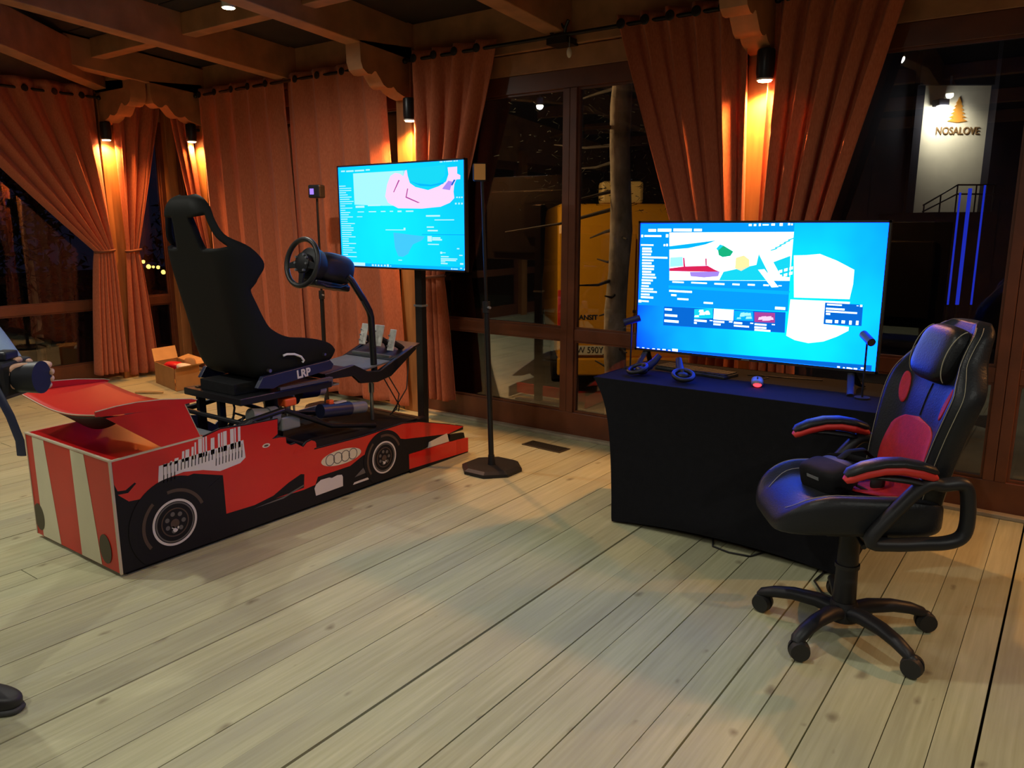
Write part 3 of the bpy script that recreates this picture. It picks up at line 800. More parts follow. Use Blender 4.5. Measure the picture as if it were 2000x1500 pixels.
# seat carrier
MB().box((-3.98, 2.36, .625), (-3.46, 2.98, .665)).build('seat_carrier', 'black_metal', rig, RO, bevel=.006)
MB().box((-3.86, 2.39, .665), (-3.55, 2.62, .725)).build('rear_plate', 'black_matte', rig, RO, bevel=.004)
MB().box((-3.93, 2.40, .31), (-3.90, 2.44, .67)).build('rear_leg', 'black_metal', rig, RO)
MB().box((-3.735, 2.40, .31), (-3.705, 2.435, .68)).build('rear_leg', 'black_metal', rig, RO)
MB().tube([(-3.68, 2.45, .67), (-3.67, 2.465, .57), (-3.68, 2.45, .47), (-3.70, 2.43, .40)], .006, 6).build('cable', 'rubber', rig, RO)
lp = MB().prism([(2.46, .705), (2.50, .762), (2.96, .790), (2.985, .762), (2.97, .735), (2.60, .700), (2.56, .688)], 'x', -3.475, -3.445).build('side_bracket', 'navy', rig, RO, bevel=.003)
MB().prism([(2.46, .705), (2.50, .762), (2.96, .790), (2.985, .762), (2.97, .735), (2.60, .700), (2.56, .688)], 'x', -3.995, -3.965).build('side_bracket', 'navy', rig, RO, bevel=.003)
text_mesh('LRP', .062, .0008, Matrix.Translation((-3.4435, 2.765, .741)) @ Matrix.Rotation(math.radians(3.5), 4, 'X') @ Matrix.Rotation(math.radians(90), 4, 'Z') @ Matrix.Rotation(math.radians(90), 4, 'X'), 'lettering', 'print_white', lp, RO, sx=.95, bold=.0025)
MB().box((-3.47, 2.60, .672), (-3.44, 2.97, .688)).build('rail', 'steel', rig, RO)
# front beam and pedal deck
def deck(x0, x1, nm, m):
    return MB().prism([(2.96, .665), (2.96, .700), (3.19, .722), (3.235, .70), (3.30, .665), (3.40, .655), (3.72, .775), (3.74, .75), (3.50, .605), (3.38, .585), (3.24, .60), (3.18, .655)], 'x', x0, x1).build(nm, m, rig, RO, bevel=.004)
deck(-3.525, -3.495, 'pedal_side_plate', 'black_metal'); deck(-3.955, -3.925, 'pedal_side_plate', 'black_metal')
MB().hexa([(-3.93, 3.26, .665), (-3.52, 3.26, .665), (-3.52, 3.52, .690), (-3.93, 3.52, .690)], [(-3.93, 3.26, .675), (-3.52, 3.26, .675), (-3.52, 3.52, .700), (-3.93, 3.52, .700)]).build('heel_plate', 'deck_grey', rig, RO)
MB().hexa([(-3.93, 3.52, .690), (-3.52, 3.52, .690), (-3.52, 3.80, .765), (-3.93, 3.80, .765)], [(-3.93, 3.52, .705), (-3.52, 3.52, .705), (-3.52, 3.80, .78), (-3.93, 3.80, .78)]).build('pedal_plate', 'black_plastic', rig, RO)
MB().box((-3.90, 3.54, .70), (-3.55, 3.56, .725)).build('deck_lip', 'deck_grey', rig, RO)
MB().box((-3.93, 2.96, .67), (-3.52, 3.20, .70)).build('front_beam', 'black_metal', rig, RO, bevel=.004)
for px, wd, zz in ((-3.85, .06, .845), (-3.715, .085, .845), (-3.59, .055, .825)):
    pd = MB().hexa([(px - wd / 2, 3.585, zz - .075), (px + wd / 2, 3.585, zz - .075), (px + wd / 2, 3.625, zz + .06), (px - wd / 2, 3.625, zz + .06)],
                   [(px - wd / 2, 3.593, zz - .078), (px + wd / 2, 3.593, zz - .078), (px + wd / 2, 3.633, zz + .058), (px - wd / 2, 3.633, zz + .058)]).build('pedal', 'brushed', rig, RO, bevel=.003)
    MB().tube([(px, 3.605, zz - .02), (px, 3.68, zz - .06), (px, 3.70, .75)], (.02), 8).build('pedal_arm', 'black_plastic', pd, RO)
    for k in range(3): MB().cyl((px - .012, 3.583 + k * .009, zz - .045 + k * .033), (px - .012, 3.575 + k * .009, zz - .045 + k * .033), .006, n=8).build('rivet', 'grey_plastic', pd, RO)
MB().cyl((-3.60, 3.42, .32), (-3.60, 3.42, .61), .012, n=10).build('support_rod', 'steel', rig, RO)
MB().cyl((-3.60, 3.42, .50), (-3.60, 3.42, .56), .018, n=8).build('rod_nut', 'steel', rig, RO)
for pts in ([(-3.58, 3.5, .60), (-3.56, 3.55, .50), (-3.55, 3.62, .38), (-3.6, 3.66, .33)], [(-3.60, 3.55, .62), (-3.55, 3.62, .46), (-3.56, 3.60, .36), (-3.6, 3.58, .32)], [(-3.55, 3.72, .74), (-3.54, 3.70, .62), (-3.50, 3.64, .50), (-3.53, 3.60, .42), (-3.6, 3.6, .33)]):
    MB().tube(pts, .004, 6).build('cable', 'rubber', rig, RO)
# steering arm, wheel base and wheel
MB().tube([(-3.55, 3.405, .61), (-3.55, 3.40, .74), (-3.55, 3.392, .99), (-3.55, 3.38, 1.03), (-3.555, 3.34, 1.10), (-3.565, 3.255, 1.225), (-3.575, 3.235, 1.245)], .021, 12).build('steering_arm', 'black_metal', rig, RO, smooth=50)
MB().tube([(-3.528, 3.39, .80), (-3.525, 3.372, .99), (-3.53, 3.30, 1.10)], .004, 6).build('cable', 'rubber', rig, RO)
ARM = Matrix.Translation((XC, 3.02, 1.335)) @ Matrix.Rotation(math.radians(-12), 4, 'X')
sw = MB(ARM).torus((0, 0, 0), (0, 1, 0), .138, .0155, 44, 10).build('steering_wheel', 'wheel_rim_leather', rig, RO, smooth=60)
hub = MB(ARM); hub.lathe([(.04, -.012), (.06, -.005), (.06, .02), (.035, .03)], (0, 0, 0), (0, 1, 0), 24); hub.build('hub', 'black_plastic', sw, RO, smooth=40)
for a in (90 + 100, 90 - 100, 270):
    a = math.radians(a)
    d = Vector((math.cos(a), 0, math.sin(a))); n_ = Vector((-d.z, 0, d.x))
    MB(ARM).hexa([d * .045 - n_ * .024, d * .045 + n_ * .024, d * .132 + n_ * .015, d * .132 - n_ * .015], [d * .045 - n_ * .024 + Vector((0, .012, 0)), d * .045 + n_ * .024 + Vector((0, .012, 0)), d * .132 + n_ * .015 + Vector((0, .012, 0)), d * .132 - n_ * .015 + Vector((0, .012, 0))]).build('spoke', 'black_plastic', sw, RO, bevel=.003)
for k, (bx_, bz_) in enumerate(((-.045, .03), (.045, .03), (-.05, -.005), (.05, -.005), (-.035, -.045), (.035, -.045), (.02, .045))):
    MB(ARM).cyl((bx_, -.018, bz_), (bx_, -.004, bz_), .007, n=10).build('button', 'grey_plastic', sw, RO)
wbs = MB(ARM); wbs.lathe([(.085, .035), (.098, .045), (.098, .10), (.088, .12)], (0, 0, 0), (0, 1, 0), 32); wbs.build('wheel_base_collar', 'black_plastic', rig, RO, smooth=40)
MB(ARM).ball((0, .22, .0), (.095, .145, .085), .55, .6, 32, 18).build('wheel_base', 'black_plastic', rig, RO, smooth=60)
MB(ARM).ball((0, .225, .028), (.083, .135, .066), .6, .7, 28, 14).build('wheel_base_cover', 'blue_shell', rig, RO, smooth=60)  # screen glow on the dark cover tinted into its grey-blue colour
MB(ARM).box((-.075, .06, -.125), (.075, .33, -.085)).build('wheel_mount', 'black_metal', rig, RO, bevel=.012)
MB(ARM).tube([(.06, .08, -.10), (.075, .14, -.118), (.075, .24, -.112), (.06, .31, -.085)], .011, 8).build('clamp', 'black_metal', rig, RO, smooth=60)
# bucket seat
ST = [((2.985, .795), (3.0, .845), .235), ((2.93, .775), (2.945, .892), .25), ((2.80, .765), (2.824, .932), .258), ((2.62, .757), (2.67, .957), .26), ((2.505, .785), (2.58, 1.0), .255), ((2.455, .88), (2.537, 1.055), .245), ((2.42, 1.02), (2.492, 1.15), .24), ((2.392, 1.14), (2.458, 1.238), .24), ((2.372, 1.24), (2.50, 1.295), .255), ((2.355, 1.32), (2.535, 1.355), .265), ((2.34, 1.40), (2.475, 1.425), .258), ((2.322, 1.47), (2.365, 1.485), .215), ((2.305, 1.55), (2.335, 1.565), .175), ((2.29, 1.615), (2.33, 1.625), .148), ((2.298, 1.655), (2.325, 1.66), .11), ((2.315, 1.672), (2.325, 1.673), .06)]
def cat(P, t):
    n = len(P) - 1; x = min(max(t * n, 0), n - 1e-6); i = int(x); f = x - i
    g = lambda k: P[min(max(k, 0), n)]
    a, b, c, d = g(i - 1), g(i), g(i + 1), g(i + 2)
    return .5 * ((2 * b) + (c - a) * f + (2 * a - 5 * b + 4 * c - d) * f * f + (3 * b - a - 3 * c + d) * f ** 3)
cY = [s[0][0] for s in ST]; cZ = [s[0][1] for s in ST]; eY = [s[1][0] for s in ST]; eZ = [s[1][1] for s in ST]; wW = [s[2] for s in ST]
def seatf(u, t):
    v = 2 * u - 1; av = abs(v)
    q = max(0, (av - .42) / .58); gq = q * q * (3 - 2 * q)
    h = math.sin(min(1, av / .86) * PI / 2) ** .95 * math.copysign(1, v)
    y_ = cat(cY, t) * (1 - gq) + cat(eY, t) * gq; z_ = cat(cZ, t) * (1 - gq) + cat(eZ, t) * gq
    return (XC + cat(wW, t) * h, y_, z_)
def hole(u, t):
    v = abs(2 * u - 1)
    return .70 < t < .842 and .26 < v < .70
sm = MB(); sm.grid(seatf, 40, 70, skip=hole)
seat = sm.build('bucket_seat', ['seat_shell', 'seat_fabric'], rig, RO, smooth=80)
sd = seat.modifiers.new('thick', 'SOLIDIFY'); sd.thickness = .032; sd.offset = 1.0; sd.material_offset = 1; sd.material_offset_rim = 1
sd.use_even_offset = False
def sp_(u, t, d=.012):
    a = Vector(seatf(u, t)); e_ = Vector(seatf(min(u + .01, 1), t)) - Vector(seatf(max(u - .01, 0), t)); g_ = Vector(seatf(u, min(t + .01, 1))) - Vector(seatf(u, max(t - .01, 0)))
    n_ = e_.cross(g_).normalized()
    return a + n_ * d
MB().tube([(-3.425, 2.62, .862), (-3.421, 2.64, .868), (-3.420, 2.69, .862), (-3.421, 2.735, .842), (-3.424, 2.755, .818), (-3.430, 2.75, .808)], .0065, 8).build('belt_slot_trim', 'white_plastic', seat, RO, smooth=60)
MB().cyl((-3.452, 2.91, .83), (-3.425, 2.91, .83), .008, n=10).build('side_bolt', 'steel', seat, RO)
MB().cyl((-3.455, 2.54, .79), (-3.435, 2.54, .79), .010, n=10).build('side_bolt', 'steel', seat, RO)
# motors and actuators below the seat
def motor(p0, p1, r, m1, nm):
    o = MB(); o.cyl(p0, p1, r, n=20); return o.build(nm, m1, rig, RO, smooth=40)
motor((-3.50, 2.44, .555), (-3.50, 2.54, .535), .04, 'motor_grey', 'motor')
motor((-3.50, 2.545, .53), (-3.50, 2.60, .525), .052, 'grey_plastic', 'motor_gear')
gb = MB().box((-3.54, 2.61, .435), (-3.46, 2.74, .515)).build('gearbox', 'motor_grey', rig, RO, bevel=.01)
MB().box((-3.535, 2.645, .565), (-3.465, 2.725, .61)).build('gearbox_cap', 'orange', gb, RO, bevel=.008)
for dx in (-.025, .025):
    for dy in (2.66, 2.71): MB().cyl((-3.50 + dx, dy, .515), (-3.50 + dx, dy, .57), .006, n=8).build('gearbox_pin', 'steel', gb, RO)
MB().cyl((-3.50, 2.685, .51), (-3.50, 2.685, .57), .018, n=12).build('gearbox_shaft', 'steel', gb, RO, smooth=40)
motor((-3.46, 2.88, .50), (-3.46, 3.10, .475), .042, 'navy', 'actuator'); motor((-3.46, 3.10, .475), (-3.46, 3.22, .462), .036, 'grey_plastic', 'actuator_end')
MB().box((-3.475, 2.98, .524), (-3.445, 3.07, .530)).build('actuator_label', 'print_white', rig, RO)
MB().box((-3.48, 2.94, .525), (-3.445, 2.975, .553)).build('actuator_plug', 'orange', rig, RO, bevel=.006)
motor((-3.62, 2.86, .60), (-3.62, 2.99, .59), .045, 'navy', 'actuator'); motor((-3.62, 2.99, .59), (-3.62, 3.04, .588), .038, 'brushed', 'actuator_end')
MB().box((-3.66, 3.02, .605), (-3.56, 3.12, .615)).build('actuator_lever', 'brushed', rig, RO)
motor((-3.95, 2.88, .50), (-3.95, 3.10, .475), .042, 'navy', 'actuator')
MB().cyl((-3.52, 3.02, .62), (-3.52, 3.02, .70), .014, n=10).build('joint_rod', 'steel', rig, RO)
rc = random.Random(4)
for k in range(9):
    y0 = 2.25 + rc.uniform(0, .15); x0 = -3.5 + rc.uniform(-.1, .06)
    pts = [(x0, y0, .47 + rc.uniform(-.05, .03)), (x0 + rc.uniform(-.05, .05), y0 + .1, .53 + rc.uniform(-.04, .03)), (x0 + rc.uniform(-.08, .05), y0 + .22, .50 + rc.uniform(-.05, .03)), (x0 - .05, y0 + .36, .44)]
    MB().tube(pts, .007, 6).build('cable', 'rubber', rig, RO, smooth=60)

# ================================================================ televisions
def screen_mat(name, center, r0, r1, c0, c1):
    m = bpy.data.materials.new(name); m.use_nodes = True
    nt = m.node_tree; N = nt.nodes; L = nt.links; N.clear()
    o = N.new('ShaderNodeOutputMaterial'); e = N.new('ShaderNodeEmission'); e.inputs[1].default_value = 1.0
    tc = N.new('ShaderNodeTexCoord')
    vm = N.new('ShaderNodeVectorMath'); vm.operation = 'SUBTRACT'; vm.inputs[1].default_value = center; L.new(tc.outputs['Object'], vm.inputs[0])
    ln = N.new('ShaderNodeVectorMath'); ln.operation = 'LENGTH'; L.new(vm.outputs[0], ln.inputs[0])
    n = N.new('ShaderNodeTexNoise'); n.inputs['Scale'].default_value = 3.5; L.new(tc.outputs['Object'], n.inputs['Vector'])
    ad = N.new('ShaderNodeMath'); ad.operation = 'MULTIPLY_ADD'; ad.inputs[1].default_value = .35; L.new(n.outputs['Fac'], ad.inputs[0]); L.new(ln.outputs['Value'], ad.inputs[2])
    mr = N.new('ShaderNodeMapRange'); mr.inputs['From Min'].default_value = r0; mr.inputs['From Max'].default_value = r1; L.new(ad.outputs[0], mr.inputs['Value'])
    mx = N.new('ShaderNodeMix'); mx.data_type = 'RGBA'; mx.clamp_factor = True; L.new(mr.outputs[0], mx.inputs['Factor'])
    mx.inputs['A'].default_value = (*c0, 1); mx.inputs['B'].default_value = (*c1, 1)
    L.new(mx.outputs['Result'], e.inputs[0]); L.new(e.outputs[0], o.inputs[0])
    MATS[name] = m
K = SCREEN
screen_mat('screen_wall', (.20, 0, -.10), .35, 1.02, (.004, .93, .7 * K), (.004, .10, .5 * K))
screen_mat('screen_desk', (-.1, 0, -.12), .30, .95, (.006, .88, .17 * K), (.004, .64, .15 * K))
emis('px_white', (1.6, 2.2, 3.6), 1.0)
emis('px_text', (.55, .95, 1.2), 1.0)
emis('px_app', (.003, .36, 11.0), 1.0)
emis('px_dark', (.003, .15, .70), 1.0)
emis('px_nav', (.003, .50, 6.0), 1.0)
emis('px_red', (.75, .02, .10), 1.0)
emis('px_pink', (1.1, .72, .98), 1.0)
emis('px_purple', (.42, .28, .95), 1.0)
emis('px_green', (.01, .48, .22), 1.0)
emis('px_yellow', (1.2, .95, .42), 1.0)
emis('px_cyan', (.01, .72, .95), 1.0)
emis('px_magenta', (.45, .06, .35), 1.0)
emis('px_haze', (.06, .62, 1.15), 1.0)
emis('px_pale', (.42, .98, 1.05), 1.0)
def television(label, x0, x1, z0, z1, yp, bgm):
    cx = (x0 + x1) / 2
    r = root('television', label, 'television', (cx, yp + .02, z0))
    o = r.location
    MB().box((x0, yp, z0), (x1, yp + .028, z1)).build('housing', 'black_plastic', r, o, bevel=.004)
    MB().box((x0 + .08, yp + .028, z0 + .06), (x1 - .08, yp + .065, z1 - .12)).build('rear_bulge', 'black_plastic', r, o, bevel=.012)
    b = .011
    sx0, sx1, sz0, sz1 = x0 + b, x1 - b, z0 + .012, z1 - b
    scr = MB().box((sx0, yp - .0012, sz0), (sx1, yp, sz1))
    so = scr.build('screen', bgm, None, ((sx0 + sx1) / 2, yp, (sz0 + sz1) / 2))
    so.parent = r; so.location = Vector(((sx0 + sx1) / 2, yp, (sz0 + sz1) / 2)) - o
    for a, c in (((x0, yp - .004, z0), (x1, yp, z0 + .012)), ((x0, yp - .004, z1 - b), (x1, yp, z1)), ((x0, yp - .004, z0), (x0 + b, yp, z1)), ((x1 - b, yp - .004, z0), (x1, yp, z1))):
        MB().box(a, c).build('bezel', 'black', r, o)
    MB().box((cx - .02, yp - .0048, z0 + .003), (cx + .02, yp - .004, z0 + .008)).build('maker_mark', 'grey_plastic', r, o)
    off2 = Vector(((sx0 + sx1) / 2, yp, (sz0 + sz1) / 2))
    def pt(s, t): return (min(max(x0 + (x1 - x0) * s, sx0 + .001), sx1 - .001), min(max(z0 + (z1 - z0) * t, sz0 + .001), sz1 - .001))
    def shape(poly, k, nm, m):
        d = yp - .0014 - k * .0003
        return MB().prism([pt(*p) for p in poly], 'y', d - .0003, d).build(nm, m, so, off2)
    def bars(L_, k, nm, m):
        mb = MB(); d = yp - .0014 - k * .0003
        for a0, b0, a1, b1 in L_:
            p = pt(a0, b0); q = pt(a1, b1); mb.box((p[0], d - .0003, p[1]), (q[0], d, q[1]))
        return mb.build(nm, m, so, off2, kind='stuff')
    return r, shape, bars
TX2= [(0.047, 0.92, 0.083, 0.94), (0.09, 0.921, 0.153, 0.943), (0.162, 0.923, 0.244, 0.944), (0.253, 0.925, 0.288, 0.943), (0.482, 0.963, 0.494, 0.977), (0.502, 0.963, 0.512, 0.977), (0.522, 0.963, 0.53, 0.98), (0.537, 0.967, 0.561, 0.976), (0.571, 0.966, 0.585, 0.98), (0.603, 0.964, 0.615, 0.983), (0.635, 0.968, 0.643, 0.983), (0.647, 0.968, 0.653, 0.98), (0.014, 0.878, 0.023, 0.897), (0.029, 0.881, 0.108, 0.895), (0.129, 0.879, 0.14, 0.902), (0.014, 0.814, 0.073, 0.825), (0.12, 0.813, 0.128, 0.828), (0.132, 0.813, 0.14, 0.831), (0.021, 0.784, 0.064, 0.8), (0.021, 0.764, 0.067, 0.778), (0.021, 0.742, 0.063, 0.756), (0.022, 0.72, 0.14, 0.733), (0.022, 0.698, 0.076, 0.71), (0.022, 0.675, 0.067, 0.689), (0.023, 0.653, 0.08, 0.667), (0.024, 0.631, 0.079, 0.645), (0.024, 0.609, 0.067, 0.623), (0.025, 0.589, 0.085, 0.602), (0.025, 0.567, 0.091, 0.58), (0.023, 0.544, 0.076, 0.558), (0.024, 0.522, 0.066, 0.536), (0.023, 0.5, 0.058, 0.512), (0.022, 0.478, 0.079, 0.491), (0.022, 0.458, 0.097, 0.47), (0.022, 0.435, 0.063, 0.448), (0.022, 0.412, 0.081, 0.427), (0.011, 0.377, 0.025, 0.397), (0.027, 0.383, 0.06, 0.395), (0.153, 0.579, 0.239, 0.624), (0.167, 0.542, 0.219, 0.553), (0.252, 0.543, 0.321, 0.554), (0.353, 0.542, 0.396, 0.554), (0.429, 0.544, 0.459, 0.556), (0.492, 0.546, 0.521, 0.558), (0.555, 0.548, 0.577, 0.559), (0.614, 0.551, 0.627, 0.558), (0.154, 0.472, 0.257, 0.486), (0.164, 0.441, 0.188, 0.455), (0.193, 0.415, 0.243, 0.428), (0.311, 0.398, 0.351, 0.411), (0.607, 0.388, 0.647, 0.407), (0.137, 0.329, 0.17, 0.344), (0.138, 0.283, 0.196, 0.3), (0.137, 0.239, 0.203, 0.257), (0.273, 0.261, 0.328, 0.276), (0.341, 0.272, 0.353, 0.279), (0.273, 0.243, 0.285, 0.255), (0.357, 0.264, 0.404, 0.278), (0.424, 0.272, 0.438, 0.281), (0.358, 0.244, 0.389, 0.257), (0.444, 0.265, 0.479, 0.279), (0.512, 0.274, 0.524, 0.282), (0.445, 0.245, 0.508, 0.257), (0.53, 0.267, 0.578, 0.279), (0.53, 0.244, 0.578, 0.258), (0.531, 0.226, 0.595, 0.239), (0.599, 0.276, 0.611, 0.283), (0.357, 0.286, 0.441, 0.366), (0.009, 0.005, 0.022, 0.022), (0.036, 0.008, 0.047, 0.024), (0.059, 0.007, 0.071, 0.022), (0.085, 0.005, 0.098, 0.025), (0.109, 0.005, 0.122, 0.026), (0.133, 0.003, 0.149, 0.028), (0.16, 0.007, 0.171, 0.026), (0.179, -0.005, 0.205, 0.038), (0.857, 0.011, 0.867, 0.029), (0.878, 0.015, 0.885, 0.026), (0.891, 0.013, 0.905, 0.028), (0.905, 0.015, 0.912, 0.026), (0.916, 0.014, 0.929, 0.028), (0.941, 0.026, 0.958, 0.037), (0.935, 0.007, 0.965, 0.019), (0.802, 0.438, 0.855, 0.448), (0.799, 0.409, 0.866, 0.421), (0.8, 0.391, 0.911, 0.402), (0.801, 0.373, 0.816, 0.385), (0.802, 0.319, 0.825, 0.34), (0.835, 0.321, 0.847, 0.341), (0.859, 0.322, 0.871, 0.342), (0.886, 0.317, 0.895, 0.344), (0.91, 0.318, 0.919, 0.346), (0.907, 0.443, 0.914, 0.447), (0.919, 0.439, 0.927, 0.453), (0.657, 0.997, 0.671, 1.006)]
PO2= {'app': [(0.002, 0.98), (0.659, 0.983), (0.656, 0.591), (0.657, 0.379), (0.008, 0.357)], 'hero': [(0.144, 0.915), (0.659, 0.924), (0.656, 0.591), (0.153, 0.558)], 'dark': [(0.133, 0.357), (0.649, 0.372), (0.651, 0.228), (0.132, 0.212)], 'roof': [(0.146, 0.813), (0.352, 0.861), (0.307, 0.831), (0.231, 0.801), (0.147, 0.788)], 'red': [(0.15, 0.648), (0.218, 0.666), (0.32, 0.677), (0.351, 0.65), (0.373, 0.636), (0.235, 0.63), (0.151, 0.628)], 'purple': [(0.243, 0.627), (0.373, 0.638), (0.367, 0.603), (0.307, 0.59), (0.248, 0.595)], 'redbar': [(0.21, 0.73), (0.216, 0.732), (0.222, 0.666), (0.214, 0.666)], 'redbar2': [(0.308, 0.729), (0.314, 0.729), (0.316, 0.677), (0.311, 0.677)], 'yellow': [(0.437, 0.74), (0.469, 0.758), (0.492, 0.73), (0.494, 0.68), (0.462, 0.647), (0.436, 0.664)], 'green': [(0.361, 0.788), (0.383, 0.824), (0.425, 0.783), (0.414, 0.752), (0.382, 0.742), (0.365, 0.756)], 'cyan1': [(0.389, 0.637), (0.522, 0.694), (0.529, 0.769), (0.569, 0.647), (0.571, 0.588), (0.372, 0.574)], 'cyan2': [(0.588, 0.716), (0.652, 0.762), (0.655, 0.615), (0.622, 0.62)], 'strip': [(0.368, 0.832), (0.383, 0.824), (0.361, 0.788), (0.353, 0.801)], 'cy3': [(0.153, 0.729), (0.208, 0.737), (0.212, 0.669), (0.152, 0.659)], 'th1': [(0.271, 0.352), (0.352, 0.367), (0.354, 0.293), (0.272, 0.281)], 'th3': [(0.443, 0.359), (0.52, 0.364), (0.524, 0.294), (0.445, 0.29)], 'th4': [(0.526, 0.359), (0.608, 0.362), (0.61, 0.293), (0.529, 0.288)], 'wall1': [(0.665, 0.765), (0.712, 0.769), (0.761, 0.779), (0.824, 0.737), (0.888, 0.68), (0.888, 0.585), (0.88, 0.486), (0.677, 0.478)], 'wall2': [(0.664, 0.463), (0.882, 0.468), (0.882, 0.453), (0.794, 0.453), (0.794, 0.308), (0.886, 0.301), (0.886, 0.275), (0.847, 0.23), (0.799, 0.189), (0.744, 0.169), (0.692, 0.182), (0.658, 0.208)], 'pop': [(0.794, 0.455), (0.929, 0.453), (0.93, 0.313), (0.794, 0.308)], 'task': [(0.006, 0.026), (0.978, 0.056), (0.978, 0.006), (0.006, -0.014)]}
TX1= [(0.036, 0.939, 0.07, 0.952), (0.081, 0.936, 0.145, 0.95), (0.155, 0.936, 0.235, 0.95), (0.247, 0.939, 0.282, 0.952), (0.823, 0.973, 0.843, 0.986), (0.851, 0.975, 0.862, 0.986), (0.867, 0.975, 0.912, 0.984), (0.92, 0.974, 0.934, 0.986), (0.939, 0.974, 0.95, 0.986), (0.15, 0.588, 0.225, 0.607), (0.255, 0.602, 0.359, 0.615), (0.166, 0.544, 0.22, 0.552), (0.26, 0.544, 0.322, 0.553), (0.361, 0.545, 0.399, 0.554), (0.434, 0.545, 0.46, 0.554), (0.496, 0.541, 0.527, 0.555), (0.561, 0.542, 0.619, 0.554), (0.158, 0.498, 0.205, 0.504), (0.714, 0.496, 0.818, 0.51), (0.777, 0.462, 0.919, 0.47), (0.718, 0.396, 0.771, 0.407), (0.724, 0.363, 0.799, 0.376), (0.722, 0.27, 0.754, 0.32), (0.758, 0.296, 0.818, 0.31), (0.757, 0.28, 0.829, 0.294), (0.724, 0.24, 0.806, 0.249), (0.936, 0.205, 0.953, 0.215), (0.815, 0.16, 0.829, 0.179), (0.831, 0.167, 0.854, 0.173), (0.952, 0.146, 0.975, 0.155), (0.819, 0.131, 0.876, 0.14), (0.818, 0.112, 0.938, 0.121), (0.818, 0.097, 0.929, 0.107), (0.818, 0.085, 0.85, 0.092), (0.818, 0.067, 0.867, 0.078), (0.957, 0.067, 0.98, 0.082), (0.892, 0.015, 0.901, 0.033), (0.906, 0.021, 0.94, 0.03), (0.957, 0.03, 0.971, 0.039), (0.985, 0.019, 0.994, 0.035), (0.061, 0.019, 0.213, 0.051), (0.271, 0.021, 0.287, 0.038), (0.297, 0.021, 0.309, 0.039), (0.32, 0.021, 0.334, 0.038), (0.346, 0.022, 0.359, 0.038), (0.372, 0.024, 0.388, 0.039), (0.397, 0.021, 0.412, 0.044), (0.424, 0.025, 0.431, 0.033), (0.492, 0.085, 0.52, 0.092), (0.936, 0.658, 0.947, 0.669), (0.954, 0.657, 0.964, 0.668), (0.971, 0.657, 0.981, 0.668), (0.927, 0.602, 0.938, 0.616), (0.95, 0.601, 0.96, 0.616), (0.97, 0.601, 0.981, 0.615), (0.395, 0.371, 0.542, 0.378), (0.54, 0.371, 0.554, 0.395), (0.013, 0.798, 0.07, 0.806), (0.014, 0.776, 0.118, 0.783), (0.014, 0.754, 0.118, 0.762), (0.014, 0.734, 0.071, 0.742), (0.015, 0.712, 0.085, 0.72), (0.015, 0.69, 0.118, 0.698), (0.016, 0.669, 0.099, 0.677), (0.016, 0.647, 0.134, 0.655), (0.017, 0.627, 0.12, 0.633), (0.017, 0.605, 0.059, 0.613), (0.018, 0.583, 0.121, 0.59), (0.018, 0.562, 0.059, 0.569), (0.018, 0.539, 0.101, 0.548), (0.018, 0.518, 0.087, 0.526), (0.018, 0.496, 0.123, 0.504), (0.018, 0.474, 0.075, 0.483), (0.019, 0.453, 0.075, 0.46), (0.019, 0.431, 0.138, 0.439), (0.019, 0.409, 0.103, 0.417), (0.02, 0.388, 0.124, 0.396), (0.021, 0.365, 0.124, 0.374), (0.021, 0.344, 0.104, 0.351), (0.021, 0.322, 0.105, 0.33), (0.021, 0.3, 0.139, 0.308), (0.022, 0.279, 0.078, 0.286), (0.022, 0.256, 0.078, 0.265), (0.023, 0.234, 0.141, 0.242), (0.023, 0.212, 0.079, 0.22), (0.024, 0.191, 0.128, 0.198), (0.024, 0.169, 0.108, 0.176), (0.024, 0.147, 0.142, 0.154), (0.024, 0.123, 0.066, 0.132), (0.024, 0.103, 0.143, 0.111)]
PO1= {'hero': [(0.139, 0.919), (0.57, 0.921), (0.569, 0.598), (0.375, 0.603), (0.141, 0.619)], 'pink': [(0.421, 0.63), (0.4, 0.69), (0.418, 0.799), (0.446, 0.877), (0.484, 0.904), (0.521, 0.894), (0.548, 0.868), (0.564, 0.921), (0.576, 0.923), (0.582, 0.869), (0.597, 0.805), (0.639, 0.767), (0.733, 0.735), (0.813, 0.766), (0.866, 0.805), (0.883, 0.866), (0.878, 0.927), (0.945, 0.929), (0.944, 0.869), (0.966, 0.854), (0.965, 0.82), (0.938, 0.819), (0.924, 0.781), (0.917, 0.714), (0.922, 0.658), (0.891, 0.618), (0.823, 0.584), (0.682, 0.57), (0.501, 0.577)], 'slash': [(0.51, 0.838), (0.519, 0.834), (0.471, 0.724), (0.466, 0.728)], 'line': [(0.576, 0.756), (0.583, 0.755), (0.57, 0.681), (0.672, 0.623), (0.654, 0.623), (0.561, 0.674)], 'blueshape': [(0.921, 0.819), (0.933, 0.815), (0.909, 0.766), (0.899, 0.773)], 'lav': [(0.836, 0.741), (0.882, 0.81), (0.91, 0.802), (0.892, 0.728)], 'visor': [(0.592, 0.826), (0.657, 0.798), (0.757, 0.782), (0.848, 0.799), (0.848, 0.785), (0.756, 0.767), (0.675, 0.775)], 'bubble': [(0.457, 0.35), (0.702, 0.315), (0.677, 0.279), (0.61, 0.241), (0.585, 0.19), (0.571, 0.152), (0.528, 0.121), (0.49, 0.127), (0.466, 0.208)]}

